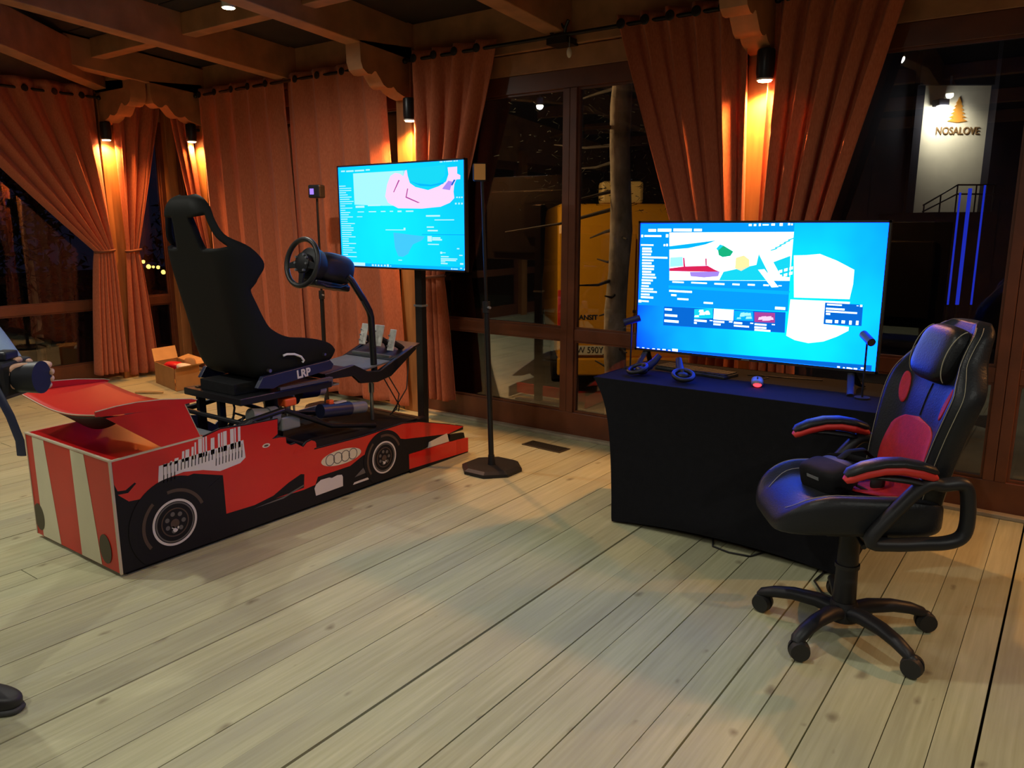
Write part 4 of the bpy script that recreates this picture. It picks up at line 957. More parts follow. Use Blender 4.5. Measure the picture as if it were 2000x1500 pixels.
# ---- television on its stand by the curtain
tv1, sh, br = television('flat television on a floor stand showing a bright cyan page with a pink picture', -4.425, -3.235, 1.25, 1.967, 3.95, 'screen_desk')
sh(PO1['hero'], 0, 'picture_background', 'px_pale')
sh(PO1['pink'], 1, 'picture_shape', 'px_pink')
sh([(.545, .93), (.86, .95), (.86, .86), (.80, .79), (.70, .755), (.60, .79), (.55, .85)], 0, 'picture_visor', 'px_cyan')
for k in ('slash', 'line'): sh(PO1[k], 2, 'picture_line', 'px_magenta')
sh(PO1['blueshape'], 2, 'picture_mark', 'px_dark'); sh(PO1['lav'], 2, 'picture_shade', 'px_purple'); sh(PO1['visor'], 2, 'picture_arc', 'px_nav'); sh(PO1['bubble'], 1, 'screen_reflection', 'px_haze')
br(TX1, 3, 'screen_text', 'px_text')
sh([(.0, .0), (1, .0), (1, .045), (0, .045)], 0, 'task_bar', 'px_nav')
sh([(.68, .335), (.99, .335), (.99, .332), (.68, .332)], 1, 'divider_line', 'px_dark')
s1 = root('television_stand', 'black pole stand holding the television in front of the closed curtains', 'stand', (-3.725, 4.09, 0))
so1 = s1.location
MB().box((-3.805, 4.065, .02), (-3.74, 4.115, 1.72)).build('column', 'black_metal', s1, so1, bevel=.004)
MB().box((-3.812, 4.06, .985), (-3.733, 4.12, 1.0)).build('collar', 'grey_plastic', s1, so1)
MB().box((-4.0, 4.07, .0), (-3.45, 4.13, .03)).build('base_bar', 'black_metal', s1, so1, bevel=.004)
MB().box((-3.81, 4.07, .0), (-3.735, 4.50, .03)).build('base_bar', 'black_metal', s1, so1, bevel=.004)
MB().box((-3.95, 4.02, 1.45), (-3.50, 4.065, 1.75)).build('mount_plate', 'black_metal', s1, so1)
# ---- television on the desk
tv2, sh, br = television('large flat television on the black covered table showing a blue desktop and game library', -1.955, -.71, .875, 1.572, 3.85, 'screen_wall')
sh(PO2['app'], 0, 'app_window', 'px_app')
sh(PO2['hero'], 1, 'picture', 'px_white')
for nm, m in (('roof', 'px_nav'), ('red', 'px_red'), ('purple', 'px_purple'), ('redbar', 'px_red'), ('redbar2', 'px_red'), ('yellow', 'px_yellow'), ('green', 'px_green'), ('cyan1', 'px_cyan'), ('cyan2', 'px_cyan'), ('strip', 'px_cyan'), ('cy3', 'px_pale')):
    sh(PO2[nm], 2, 'picture_shape', m)
sh([(.53, .66), (.555, .665), (.615, .545), (.588, .54)], 3, 'picture_shape', 'px_white')
for k in range(5):
    sh([(.575 + k * .016, .80 + k * .018), (.60 + k * .016, .815 + k * .018), (.60 + k * .016, .807 + k * .018), (.575 + k * .016, .792 + k * .018)], 3, 'picture_stroke', 'px_cyan')
for k in range(6):
    sh([(.612 + (k % 3) * .02, .625 + (k // 3) * .035 + (k % 3) * .012), (.625 + (k % 3) * .02, .632 + (k // 3) * .035 + (k % 3) * .012), (.625 + (k % 3) * .02, .612 + (k // 3) * .035 + (k % 3) * .012), (.612 + (k % 3) * .02, .606 + (k // 3) * .035 + (k % 3) * .012)], 3, 'picture_patch', 'px_white')
sh([(.0 + .15, .52), (.66, .52), (.655, .495), (.15, .50)], 1, 'nav_bar', 'px_nav')
sh(PO2['dark'], 1, 'dark_panel', 'px_dark')
sh(PO2['wall1'], 1, 'wallpaper_shape', 'px_white'); sh(PO2['wall2'], 1, 'wallpaper_shape', 'px_white')
sh(PO2['pop'], 2, 'pop_up', 'px_dark'); sh(PO2['task'], 1, 'task_bar', 'px_dark')
sh(PO2['th1'], 3, 'thumbnail', 'px_cyan'); sh(PO2['th3'], 3, 'thumbnail', 'px_nav'); sh(PO2['th4'], 3, 'thumbnail', 'px_magenta')
rt = random.Random(2)
for nm, m in (('th1', 'px_white'), ('th3', 'px_pale'), ('th4', 'px_pink')):
    xs = [p[0] for p in PO2[nm]]; zs = [p[1] for p in PO2[nm]]
    for k in range(7):
        a = rt.uniform(min(xs), max(xs) - .03); b = rt.uniform(min(zs) + .01, max(zs) - .03); dx = rt.uniform(.012, .03); dz = rt.uniform(.012, .026)
        sh([(a, b), (a + dx, b + dz * .2), (a + dx * .9, b + dz), (a + .1 * dx, b + dz * .8)], 4, 'thumbnail_shape', m)
br(TX2, 5, 'screen_text', 'px_white')
for x, s in ((-1.89, -1), (-.83, 1)):
    MB().tube([(x, 3.87, .885), (x + s * .02, 3.80, .80), (x + s * .03, 3.755, .783)], [(.016, .006)] * 3, 8, flat=(1, 0, 0)).build('foot', 'black_plastic', tv2, tv2.location, smooth=50)
    MB().tube([(x, 3.87, .885), (x + s * .02, 3.95, .80), (x + s * .03, 4.00, .783)], [(.016, .006)] * 3, 8, flat=(1, 0, 0)).build('foot', 'black_plastic', tv2, tv2.location, smooth=50)

# ================================================================ tracking sensors on stands
def oct_stand(label, x, y, lean, ztop, zmid, rb=.2):
    r = root('sensor_stand', label, 'stand', (x, y, 0), group='pole stands for tracking sensors')
    o = r.location
    mb = MB()
    def ring(rad, z): return [(x + rad * math.cos(PI / 8 + k * PI / 4), y + rad * math.sin(PI / 8 + k * PI / 4), z) for k in range(8)]
    rr = ring(rb, 0) + ring(rb, .022) + ring(rb * .86, .036)
    fs = [list(range(8))[::-1], list(range(16, 24))] + [(k, (k + 1) % 8, 8 + (k + 1) % 8, 8 + k) for k in range(8)] + [(8 + k, 8 + (k + 1) % 8, 16 + (k + 1) % 8, 16 + k) for k in range(8)]
    mb.add(rr, fs); mb.build('base', 'black_plastic', r, o)
    q = lambda z: (x + lean * z / ztop, y, z)
    MB().cyl(q(.03), q(.10), .026, .02, n=14).build('socket', 'black_plastic', r, o, smooth=40)
    MB().cyl(q(.03), q(zmid), .0175, n=14).build('lower_pole', 'black_metal', r, o, smooth=40)
    MB().cyl(q(zmid - .02), q(ztop), .0095, n=12).build('upper_pole', 'black_metal', r, o, smooth=40)
    MB().cyl(q(zmid - .035), q(zmid + .035), .024, n=14).build('clamp', 'black_plastic', r, o, smooth=40)
    c = Vector(q(zmid)); MB().cyl(c, c + Vector((.045, -.02, 0)), .008, n=8).build('clamp_knob', 'grey_plastic', r, o)
    return r, q(ztop)
sa, ta = oct_stand('black pole stand standing between the racing wheel and the closed curtain', -5.13, 4.35, .0, 1.765, .98)
sb, tb = oct_stand('black pole stand with octagonal base on the floor right of the racing car nose', -2.945, 3.83, -.06, 1.81, 1.05)
ms = root('tracking_sensor', 'small black cube sensor with a violet light above the steering wheel', 'sensor', (ta[0], ta[1], ta[2]))
Mx = Matrix.Translation((ta[0], ta[1], ta[2] + .052)) @ Matrix.Rotation(math.radians(18), 4, 'Z')
MB(Mx).box((-.055, -.045, -.05), (.055, .045, .055)).build('case', 'black_plastic', ms, ms.location, bevel=.012)
MB(Mx).box((-.036, -.047, -.022), (.0, -.0455, .024)).build('front_window', 'led_violet', ms, ms.location)
ms2 = root('tracking_sensor', 'small sensor with amber glossy front on the free-standing pole right of the wall-side television', 'sensor', tb)
Mx = Matrix.Translation((tb[0] - .02, tb[1], tb[2] + .052)) @ Matrix.Rotation(math.radians(40), 4, 'Z')
MB(Mx).box((-.04, -.035, -.05), (.04, .035, .055)).build('case', 'black_plastic', ms2, ms2.location, bevel=.01)
MB(Mx).box((-.034, -.0375, -.044), (.034, -.0352, .049)).build('front_cover', 'gold_label', ms2, ms2.location, bevel=.001)  # gold lamplight on the front put into its colour

# ================================================================ cardboard box with packing
N0 = Vector((-6.83, 3.98, 0)); e1 = Vector((-.03, .27, 0)); e2 = Vector((-.56, .115, 0)); H = Vector((0, 0, .215))
cb = root('cardboard_box', 'open cardboard box with a torn corner on the floor by the curtain', 'box', N0 + e1 / 2 + e2 / 2)
def wallp(a, b, t, nm, par, m='cardboard', z1=H):
    n_ = (b - a).cross(Vector((0, 0, 1))).normalized() * t
    return MB().hexa([a, b, b + n_, a + n_], [a + z1, b + z1, b + n_ + z1, a + n_ + z1]).build(nm, m, par, cb.location)
wallp(N0, N0 + e1, -.005, 'side', cb); wallp(N0 + e1, N0 + e1 + e2, -.005, 'side', cb); wallp(N0 + e2 + e1, N0 + e2, -.005, 'side', cb)
ws1 = wallp(N0 + e2, N0 + e2 * .08, -.005, 'side', cb)
MB().hexa([N0, N0 + e1, N0 + e1 + e2, N0 + e2], [p + Vector((0, 0, .005)) for p in (N0, N0 + e1, N0 + e1 + e2, N0 + e2)]).build('bottom', 'cardboard', cb, cb.location)
a, b = N0 + e2 + H, N0 + e2 + e1 + H
fl_ = Vector((-.12, .05, .11)); th = Vector((.004, 0, .004))
MB().hexa([a, b, b + fl_, a + fl_], [a + th, b + th, b + fl_ + th, a + fl_ + th]).build('flap', 'cardboard_in', cb, cb.location)
a, b = N0 + e1 + e2 + H, N0 + e1 + H
fl_ = Vector((.03, .10, .03))
MB().hexa([a, b, b + fl_, a + fl_], [a + th, b + th, b + fl_ + th, a + fl_ + th]).build('flap', 'cardboard_in', cb, cb.location)
a, b = N0 + H, N0 + e1 + H
fl_ = Vector((.07, .0, .025))
MB().hexa([a, b, b + fl_, a + fl_], [a + th, b + th, b + fl_ + th, a + fl_ + th]).build('flap', 'cardboard_in', cb, cb.location)
def lump(nm, label, cat_, c, r_, m, seed, e=.8):
    rg = random.Random(seed); ph = [rg.uniform(0, 6) for _ in range(6)]
    def fn(x, y, z):
        k = 1 + .16 * math.sin(31 * x + ph[0]) * math.sin(27 * y + ph[1]) + .12 * math.sin(45 * z + ph[2] + 20 * x)
        return (x * k, y * k, z * k)
    o = MB().ball((0, 0, 0), r_, e, e, 28, 16, fn).build(nm, m, None, smooth=50); o.location = c
    return tag(o, label, cat_)
cc = N0 + e1 / 2 + e2 / 2
lump('red_bag', 'crumpled red plastic bag lying in the open cardboard box', 'bag', cc + Vector((-.02, -.02, .19)), (.10, .07, .045), 'red_bag', 1)
lump('white_wrap', 'crumpled white packing paper in the cardboard box beside the red bag', 'paper', cc + Vector((.17, -.02, .19)), (.07, .055, .04), 'white_paper', 2)
kp = lump('kraft_paper', 'crumpled brown packing paper sticking up from the cardboard box', 'paper', cc + Vector((.12, .08, .215)), (.085, .03, .07), 'kraft', 3)
st_ = MB().tube([(-7.06, 3.70, .014), (-7.0, 3.74, .016), (-6.88, 3.82, .016), (-6.84, 3.85, .014)], [.010, .013, .012, .008], 8).build('wooden_handle', 'cardboard_in', smooth=60)
tag(st_, 'small pale wooden stick on the floor left of the cardboard box', 'stick')

# ================================================================ covered table and what stands on it
tb_ = root('covered_table', 'table under a black stretch cover in front of the large curtains', 'table', (-1.28, 3.81, 0))
to = tb_.location
TX0, TX1_, TY0, TY1, TZ = -2.0, -.56, 3.475, 4.16, .775
def tcover(u, v):
    # u round the perimeter, v from top to hem
    c = [(TX0, TY0), (TX1_, TY0), (TX1_, TY1), (TX0, TY1)]
    s = u * 4 % 4; i = int(s); f = s - i
    a, b = c[i], c[(i + 1) % 4]
    px = a[0] + (b[0] - a[0]) * f; py = a[1] + (b[1] - a[1]) * f
    nx, ny = [(0, -1), (1, 0), (0, 1), (-1, 0)][i]
    z = TZ - (TZ - .008) * v
    cxm, cym = (TX0 + TX1_) / 2, (TY0 + TY1) / 2
    k = .115 * (1 - math.exp(-v * 5.5)) + .03 * v
    sq = 1 - abs(2 * f - 1) ** 2.2
    px = px + (cxm - px) / abs(TX1_ - cxm) * k * (.9 if i % 2 == 0 else .75)
    inw = .035 * math.sin(PI * min(1, v * 1.05)) * sq + (.02 * v if True else 0) * sq
    px -= nx * inw; py -= ny * inw
    if v > .8: z += .035 * sq * (v - .8) / .2
    return (px, py, z)
mb = MB(); mb.grid(tcover, 96, 24, closed_u=True)
tc_ = mb.build('table_cover', 'cloth_black', tb_, to, smooth=55)
MB().box((TX0 + .004, TY0 + .004, TZ - .02), (TX1_ - .004, TY1 - .004, TZ)).build('cover_top', 'cloth_black', tb_, to, bevel=.006)
# keyboard
kb = root('keyboard', 'black computer keyboard on the covered table in front of the television', 'keyboard', (-1.615, 3.90, TZ), math.radians(-10))
MB().box((-.215, -.07, 0), (.215, .07, .016)).build('keyboard_body', 'black_plastic', kb, bevel=.004)
for r_ in range(5):
    for c_ in range(15):
        x = -.196 + c_ * .028; yk = -.054 + r_ * .026
        if r_ == 0 and 4 <= c_ <= 8:
            if c_ == 4: MB().box((x - .012, yk - .011, .016), (x + 4 * .028 + .012, yk + .011, .023)).build('key', 'rubber', kb)
            continue
        MB().box((x - .012, yk - .011, .016), (x + .012, yk + .011, .023)).build('key', 'rubber', kb)
# mouse
mo = root('computer_mouse', 'pale grey computer mouse with a glowing red front on the covered table', 'mouse', (-1.235, 3.76, TZ), math.radians(20))
MB().ball((0, .0, .018), (.034, .06, .024), .8, .85, 24, 14, lambda x, y, z: (x * (1 - .15 * math.cos(y * 30)), y, z if z > -.017 else -.017)).build('shell', 'grey_plastic', mo, smooth=60)
MB().ball((0, -.054, .012), (.02, .012, .010), nu=14, nv=8).build('light_strip', 'mouse_red', mo, smooth=60)
MB().cyl((-.003, -.03, .042), (.003, -.03, .042), .008, n=12).build('scroll_wheel', 'rubber', mo)
MB().tube([(0, .06, .012), (.01, .12, .004), (.06, .2, .004), (.02, .29, .004)], .0025, 6).build('cord', 'rubber', mo)
# motion controllers
def controller(label, loc, rz, lean):
    r = root('motion_controller', label, 'controller', loc, rz, group='hand controllers on the table')
    MB().tube([(0, .055, .035), (0, .02, .045), (0, -.03, .075), (0, -.06, .105)], [.021, .022, .019, .015], 12).build('grip', 'black_plastic', r, smooth=60)
    MB().ball((0, .05, .034), (.034, .03, .022), .8, .8, 20, 12).build('head', 'black_plastic', r, smooth=60)
    MB().torus((0, .075, .045), (0, .35, 1), .05, .011, 28, 8).build('tracking_ring', 'black_plastic', r, smooth=60)
    MB().cyl((0, .045, .052), (0, .04, .066), .009, n=12).build('thumb_stick', 'rubber', r, smooth=50)
    MB().ball((.015, .0, .04), (.02, .03, .012), nu=12, nv=8).build('trigger', 'navy', r, smooth=60)
controller('black hand controller lying on the table, nearer the left corner', (-1.79, 3.70, TZ - .006), math.radians(150), 0)
controller('black hand controller lying on the table between the keyboard and its twin', (-1.60, 3.665, TZ - .006), math.radians(215), 0)
def desk_sensor(label, x, y, h, rz):
    r = root('desk_sensor', label, 'sensor', (x, y, TZ), rz, group='slim sensors at the ends of the desk television')
    MB().cyl((0, 0, 0), (0, 0, .008), .034, n=24).build('base', 'black_plastic', r, smooth=40)
    MB().cyl((0, 0, .006), (0, 0, h), .0045, n=10).build('stem', 'black_metal', r, smooth=40)
    MB().cyl((0, -.045, h - .005), (0, .045, h + .02), .0185, n=18).build('head', 'black_plastic', r, smooth=40)
    MB().cyl((0, -.047, h - .0055), (0, -.0448, h - .005), .015, n=18).build('lens', 'black', r, smooth=40)
desk_sensor('slim sensor on a thin stem at the left end of the desk television', -1.955, 3.80, .26, math.radians(-50))
desk_sensor('slim sensor on a thin stem at the right end of the desk television', -.745, 3.74, .27, math.radians(35))
cbl = MB().tube([(-1.36, 3.98, TZ + .004), (-1.30, 4.0, TZ + .004), (-1.18, 4.02, TZ + .004), (-1.0, 4.06, TZ + .004)], .003, 6).build('desk_cable', 'rubber', smooth=60)
tag(cbl, 'thin black cable lying on the table under the desk television', 'cable')
fcb = MB().tube([(-.80, 3.60, .006), (-.79, 3.48, .006), (-.80, 3.38, .006), (-.74, 3.28, .006), (-.66, 3.24, .006)], .0045, 8).build('floor_cable', 'rubber', smooth=60)
tag(fcb, 'black cable on the floor running from the covered table to the chair base', 'cable')
fc2 = MB().tube([(-1.34, 3.56, .006), (-1.31, 3.48, .006), (-1.22, 3.455, .006), (-1.12, 3.47, .006), (-1.08, 3.56, .006)], .0045, 8).build('floor_cable', 'rubber', smooth=60)
tag(fc2, 'black cable loop on the floor peeking out under the front of the covered table', 'cable')
# floor vent
vt = root('floor_vent', 'dark metal vent grille set in the floor near the glazed doors', 'vent', (-2.95, 4.47, 0), math.radians(-4))
MB().box((-.17, -.065, .0), (.17, .065, .006)).build('vent_frame', 'brass_vent', vt, bevel=.002)
for k in range(9): MB().box((-.15, -.05 + k * .0118, .006), (.15, -.05 + k * .0118 + .005, .010)).build('slat', 'brass_vent', vt)

# ================================================================ gaming chair
CA = math.atan2(-.54, -.84)
ch = root('gaming_chair', 'black and red gaming swivel chair with a head pillow beside the covered table', 'chair', (-.595, 3.0, 0), CA)
MB().lathe([(.03, .055), (.058, .06), (.06, .095), (.05, .125), (.046, .135)], (0, 0, 0), n=24).build('hub', 'black_plastic', ch, smooth=40)
col_ = MB().cyl((0, 0, .12), (0, 0, .44), .043, .036, n=20).build('gas_column', 'black_plastic', ch, smooth=40)
MB().cyl((0, 0, .27), (0, 0, .285), .045, n=20).build('column_ring', 'rubber', col_, smooth=40)
for k in range(5):
    a = math.radians(182 + 72 * k) - CA
    d = Vector((math.cos(a), math.sin(a), 0)); n_ = Vector((-d.y, d.x, 0))
    pts = [d * .03 + Vector((0, 0, .092)), d * .10 + Vector((0, 0, .108)), d * .19 + Vector((0, 0, .108)), d * .26 + Vector((0, 0, .096)), d * .31 + Vector((0, 0, .078)), d * .322 + Vector((0, 0, .066))]
    MB().tube(pts, [(.034, .030), (.033, .028), (.030, .025), (.028, .023), (.026, .020), (.020, .014)], 14, flat=n_).build('leg', 'black_plastic', ch, smooth=50)
    ca = root('caster', None, None); ca.parent = ch
    c0 = d * .318
    wx = Matrix.Rotation(-CA + (-.35, .3, -.25, .4, .2)[k], 3, 'Z') @ Vector((.19, -.98, 0))
    q = Vector((-wx.y, wx.x, 0))
    cc = c0 + q * .012 + Vector((0, 0, .0385))
    for s in (-1, 1):
        MB().cyl(cc + wx * (s * .006), cc + wx * (s * .027), .0385, .034, n=22).build('caster_wheel', 'rubber', ca, smooth=40)
    MB().ball(cc + Vector((0, 0, .012)), (.027, .027, .032), nu=14, nv=10).build('caster_hood', 'black_plastic', ca, smooth=60)
    MB().cyl(c0 + Vector((0, 0, .05)), c0 + Vector((0, 0, .08)), .008, n=8).build('caster_stem', 'steel', ca)
MB().box((-.13, -.09, .425), (.12, .09, .475)).build('tilt_mechanism', 'black_metal', ch, bevel=.008)
MB().tube([(.02, .08, .45), (.03, .17, .445), (.03, .21, .44)], [.006, .006, .010], 8).build('tilt_lever', 'black_plastic', ch, smooth=60)
# seat cushion
def seatd(x, y, z):
    k = min(1, abs(y) / .25); b = max(0, (k - .5) / .5); b = b * b * (3 - 2 * b)
    f = max(0, (x - .10) / .18)
    up = (z + .065) / .13
    z2 = z + up * (.038 * b - .055 * f * f * (1 - .2 * b) - .012 * (1 - b))
    if f > 0: z2 -= .02 * f * f
    return (x - .02 * (k ** 4), y * (1 - .07 * max(0, x) / .28), z2)
MB().ball((.045, 0, .54), (.285, .265, .066), .42, .42, 56, 24, seatd).build('seat', 'leather', ch, smooth=75)
def seat_top(x, y):
    X = x - .045
    t = min(.999, max(abs(X) / .285, abs(y) / .265))
    z = .066 * (1 - t ** 6) ** .25
    p = seatd(X, y, z)
    return Vector((p[0] + .045, p[1], p[2] + .54))
def patch(fn, nu, nv, nm, m, par, th=.004):
    o = MB().grid(fn, nu, nv).build(nm, m, par, smooth=75)
    s = o.modifiers.new('t', 'SOLIDIFY'); s.thickness = th; s.offset = 1
    return o
def redseat(u, v):
    x = -.21 + .25 * v
    hw = .135 - .07 * max(0, (v - .55) / .45) ** 1.5
    p = seat_top(x, (2 * u - 1) * hw); p.z += .004
    return p
patch(redseat, 14, 12, 'seat_panel', 'red_fabric', ch, .005)
for s in (-1, 1):
    for off, x1 in ((.17, .285), (.222, .27)):
        pts = []
        for i in range(26):
            t = i / 25; x = -.2 + (x1 + .2) * t
            y = s * (off - (.05 if off < .2 else .02) * max(0, (t - .8) / .2) ** 2)
            p = seat_top(min(x, .315), y); p.z += .0015
            pts.append(p)
        MB().tube(pts, .0012, 5).build('stitching', 'stitch', ch)
# backrest
BZ = [.43, .50, .60, .72, .84, .93, .99, 1.04, 1.09, 1.14, 1.185, 1.215]
BW = [.185, .215, .232, .245, .262, .275, .272, .240, .198, .172, .148, .10]
BX = [-.145, -.150, -.163, -.180, -.203, -.225, -.245, -.262, -.280, -.300, -.322, -.342]
BT = [.07, .085, .09, .09, .09, .092, .092, .088, .082, .078, .07, .05]
def backf(v, t):
    w_ = cat(BW, t); x = cat(BX, t); z = cat(BZ, t)
    av = abs(v)
    bol = .060 * max(0, (av - .42) / .5) ** 1.6 * (1 - .65 * max(0, (t - .6) / .4)) if av > .42 else 0
    edge = .05 * max(0, (av - .82) / .18) ** 2
    return Vector((x + min(bol, .055) - edge, v * w_, z))
def backr(v, t):
    w_ = cat(BW, t); x = cat(BX, t); z = cat(BZ, t); th = cat(BT, t)
    return Vector((x - th * (1 - .55 * abs(v) ** 4), v * w_, z))
def ring(u, t):
    u = u % 1.0
    sv = lambda k: math.sin(k * PI / 2)
    if u < .5: return backf(sv(-1 + 4 * u), t)
    return backr(sv(1 - 4 * (u - .5)), t)
bb = MB(); bb.grid(ring, 64, 44, closed_u=True)
tw = len(bb.v)
bb.add([ring(i / 64, 1.0) for i in range(64)], [list(range(64))])
bb.add([ring(i / 64, 0.0) for i in range(64)], [list(range(64))[::-1]])
bk_ = bb.build('backrest', 'leather', ch, smooth=75)
def zt(z):
    lo, hi = 0., 1.
    for _ in range(30):
        m = (lo + hi) / 2
        if cat(BZ, m) < z: lo = m
        else: hi = m
    return lo
def redback(u, v):
    z = .49 + .375 * v
    hw = .125 + .045 * math.sin(PI * min(1, v * .9)) if v < .8 else (.125 + .045 * math.sin(PI * .72)) * math.sqrt(max(0.0, 1 - ((v - .8) / .2) ** 2))
    t = zt(z); y = (2 * u - 1) * hw
    p = backf(y / cat(BW, t), t); p.x += .004
    return p
patch(redback, 16, 24, 'lumbar_panel', 'red_fabric', ch, .008)
MB().tube([redback(u / 12, .28) + Vector((.007, 0, 0)) for u in range(13)], .002, 5).build('lumbar_seam', 'red_trim', ch)
for s in (-1, 1):
    def ins(u, v):
        r_ = v; a = 2 * PI * u
        z = .945 + .058 * r_ * math.sin(a); t = zt(z)
        y = s * (.160 + .024 * r_ * math.cos(a) + .012 * (z - .945) / .05)
        p = backf(y / cat(BW, t), t); p.x += .004
        return p
    patch(ins, 24, 5, 'side_insert', 'red_fabric', ch, .005)
    pts = []
    for i in range(30):
        t = .06 + .90 * i / 29
        p = backf(s * .90, t) + Vector((.003, 0, 0)); pts.append(p)
    MB().tube(pts, .0012, 5).build('stitching', 'stitch', ch)
    pts = [backf(s * .965, .06 + .90 * i / 29) + Vector((.002, s * .002, 0)) for i in range(30)]
    MB().tube(pts, .0012, 5).build('stitching', 'stitch', ch)
MB().tube([backf(0, zt(.87 + .12 * i / 10)) + Vector((.002, 0, 0)) for i in range(11)], .002, 5).build('back_seam', 'black', ch)
PMx = Matrix.Translation((-.262, 0, 1.098)) @ Matrix.Rotation(math.radians(-20), 4, 'Y')
MB(PMx).ball((0, 0, 0), (.052, .128, .105), .62, .5, 40, 22).build('head_pillow', 'leather', ch, smooth=70)
for s in (-1, 1):
    MB(PMx).tube([(.046 * math.cos(a), s * .121, .098 * math.sin(a)) for a in [-1.3 + 2.6 * i / 16 for i in range(17)]], .0018, 5).build('stitching', 'stitch', ch)
# armrests
for s in (1, -1):
    y = .29 * s
    ar = root('armrest', None, None); ar.parent = ch
    path = [(.046, .500), (-.044, .625), (-.115, .700), (-.17, .700), (-.225, .706), (-.250, .690), (-.262, .64), (-.266, .56), (-.25, .515), (-.20, .495), (-.124, .490), (-.03, .485)]
    dense = []
    n = len(path)
    for i in range(n):
        a, b, c, d = path[i - 1], path[i], path[(i + 1) % n], path[(i + 2) % n]
        for k in range(5):
            f = k / 5
            dense.append(tuple(.5 * ((2 * b[j]) + (c[j] - a[j]) * f + (2 * a[j] - 5 * b[j] + 4 * c[j] - d[j]) * f * f + (3 * b[j] - a[j] - 3 * c[j] + d[j]) * f ** 3) for j in (0, 1)))
    MB().tube([(p[0], y, p[1]) for p in dense], [(.028, .023)] * len(dense), 12, flat=(0, 1, 0), closed=True).build('arm_loop', 'black_plastic', ar, smooth=60)
    MB().tube([(.08, y, .728), (.02, y, .725), (-.06, y, .715), (-.12, y, .700)], [(.022, .012)] * 4, 10, flat=(0, 1, 0)).build('arm_bracket', 'black_plastic', ar, smooth=60)
    MB().box((-.03, min(y, .12 * s), .478), (.05, max(y, .12 * s), .496)).build('arm_mount', 'black_metal', ar, bevel=.004)
    pp = [(.148, .722), (.135, .733), (.09, .753), (.03, .768), (-.03, .770), (-.09, .760), (-.135, .745), (-.148, .738)]
    rr = [(.018, .008), (.030, .015), (.036, .017), (.038, .017), (.038, .017), (.036, .017), (.030, .015), (.018, .008)]
    MB().tube([(p[0], y, p[1] - .014) for p in pp], [(a * 1.03, b * 1.2) for a, b in rr], 16, flat=(0, 1, 0)).build('arm_trim', 'red_trim', ar, smooth=60)
    MB().tube([(p[0], y, p[1] + .006) for p in pp], rr, 16, flat=(0, 1, 0)).build('arm_pad', 'leather', ar, smooth=60)

# ================================================================ headset on the chair seat
hs = root('vr_headset', 'black virtual reality headset with straps lying on the seat of the gaming chair', 'headset', Vector((-.595, 3.0, 0)) + Matrix.Rotation(CA, 4, 'Z') @ Vector((.07, .0, .568)), CA + math.radians(24))
Rv = Matrix.Translation((.05, 0, .068)) @ Matrix.Rotation(math.radians(14), 4, 'Y')
MB(Rv).ball((0, 0, 0), (.058, .098, .055), .45, .5, 40, 22).build('visor', 'black_matte', hs, smooth=60)
MB(Rv).ball((-.05, 0, 0), (.04, .088, .05), .6, .6, 32, 16).build('face_cushion', 'rubber', hs, smooth=60)
MB(Rv).box((.052, -.03, .014), (.0592, .03, .026)).build('maker_mark', 'grey_plastic', hs)
for s in (-1, 1):
    MB().tube([(.02, s * .095, .085), (-.06, s * .105, .105), (-.13, s * .09, .10), (-.19, s * .045, .085), (-.205, 0, .08)], [(.014, .006)] * 5, 10, flat=(0, 0, 1)).build('side_strap', 'black_matte', hs, smooth=60)
    MB().ball((-.115, s * .085, .05), (.034, .016, .036), nu=18, nv=12).build('earphone', 'rubber', hs, smooth=60)
MB().tube([(.01, 0, .12), (-.05, 0, .155), (-.12, 0, .155), (-.19, 0, .10)], [(.016, .005)] * 4, 10, flat=(0, 1, 0)).build('top_strap', 'black_matte', hs, smooth=60)
MB().tube([(-.02, .08, .05), (-.09, .11, .015), (-.16, .08, .012), (-.20, .01, .016), (-.15, -.05, .014)], .005, 8).build('cable', 'rubber', hs, smooth=60)

# ================================================================ person at the left edge
pe = root('person', 'person in pale blue shirt and dark trousers holding a camera at the left edge', 'person', (-2.73, .70, 0))
F = Vector((.809, .588, 0)); Rr = Vector((.588, -.809, 0)); Z = Vector((0, 0, 1))   # facing, right hand side, up
def B(f, r, z): return F * f + Rr * r + Z * z
def skinned(nm, V, E, material, rootv=0, sub=2):
    me = bpy.data.meshes.new(nm); me.from_pydata([v[0] for v in V], E, [])
    me.materials.append(MATS[material])
    o = bpy.data.objects.new(nm, me); COL.objects.link(o); o.parent = pe
    sk = o.modifiers.new('skin', 'SKIN'); sk.use_smooth_shade = True
    for i, v in enumerate(V):
        rr_ = v[1] if isinstance(v[1], tuple) else (v[1], v[1])
        me.skin_vertices[0].data[i].radius = rr_
        me.skin_vertices[0].data[i].use_root = (i == rootv)
    sb_ = o.modifiers.new('sub', 'SUBSURF'); sb_.levels = sub; sb_.render_levels = sub
    return o
hipL, hipR = B(0, -.09, .90), B(0, .09, .90)
sk_ = {'hipL': hipL, 'hipR': hipR, 'kneeL': B(.04, -.11, .49), 'kneeR': B(.03, .11, .49), 'ankL': B(-.02, -.12, .09), 'ankR': B(.0, .12, .09)}
shL, shR = B(.0, -.19, 1.42), B(.0, .19, 1.42)
elL, elR = B(.14, -.25, 1.20), B(.30, .22, 1.36)
haL, haR = B(.34, -.09, 1.13), B(.33, .06, 1.14)
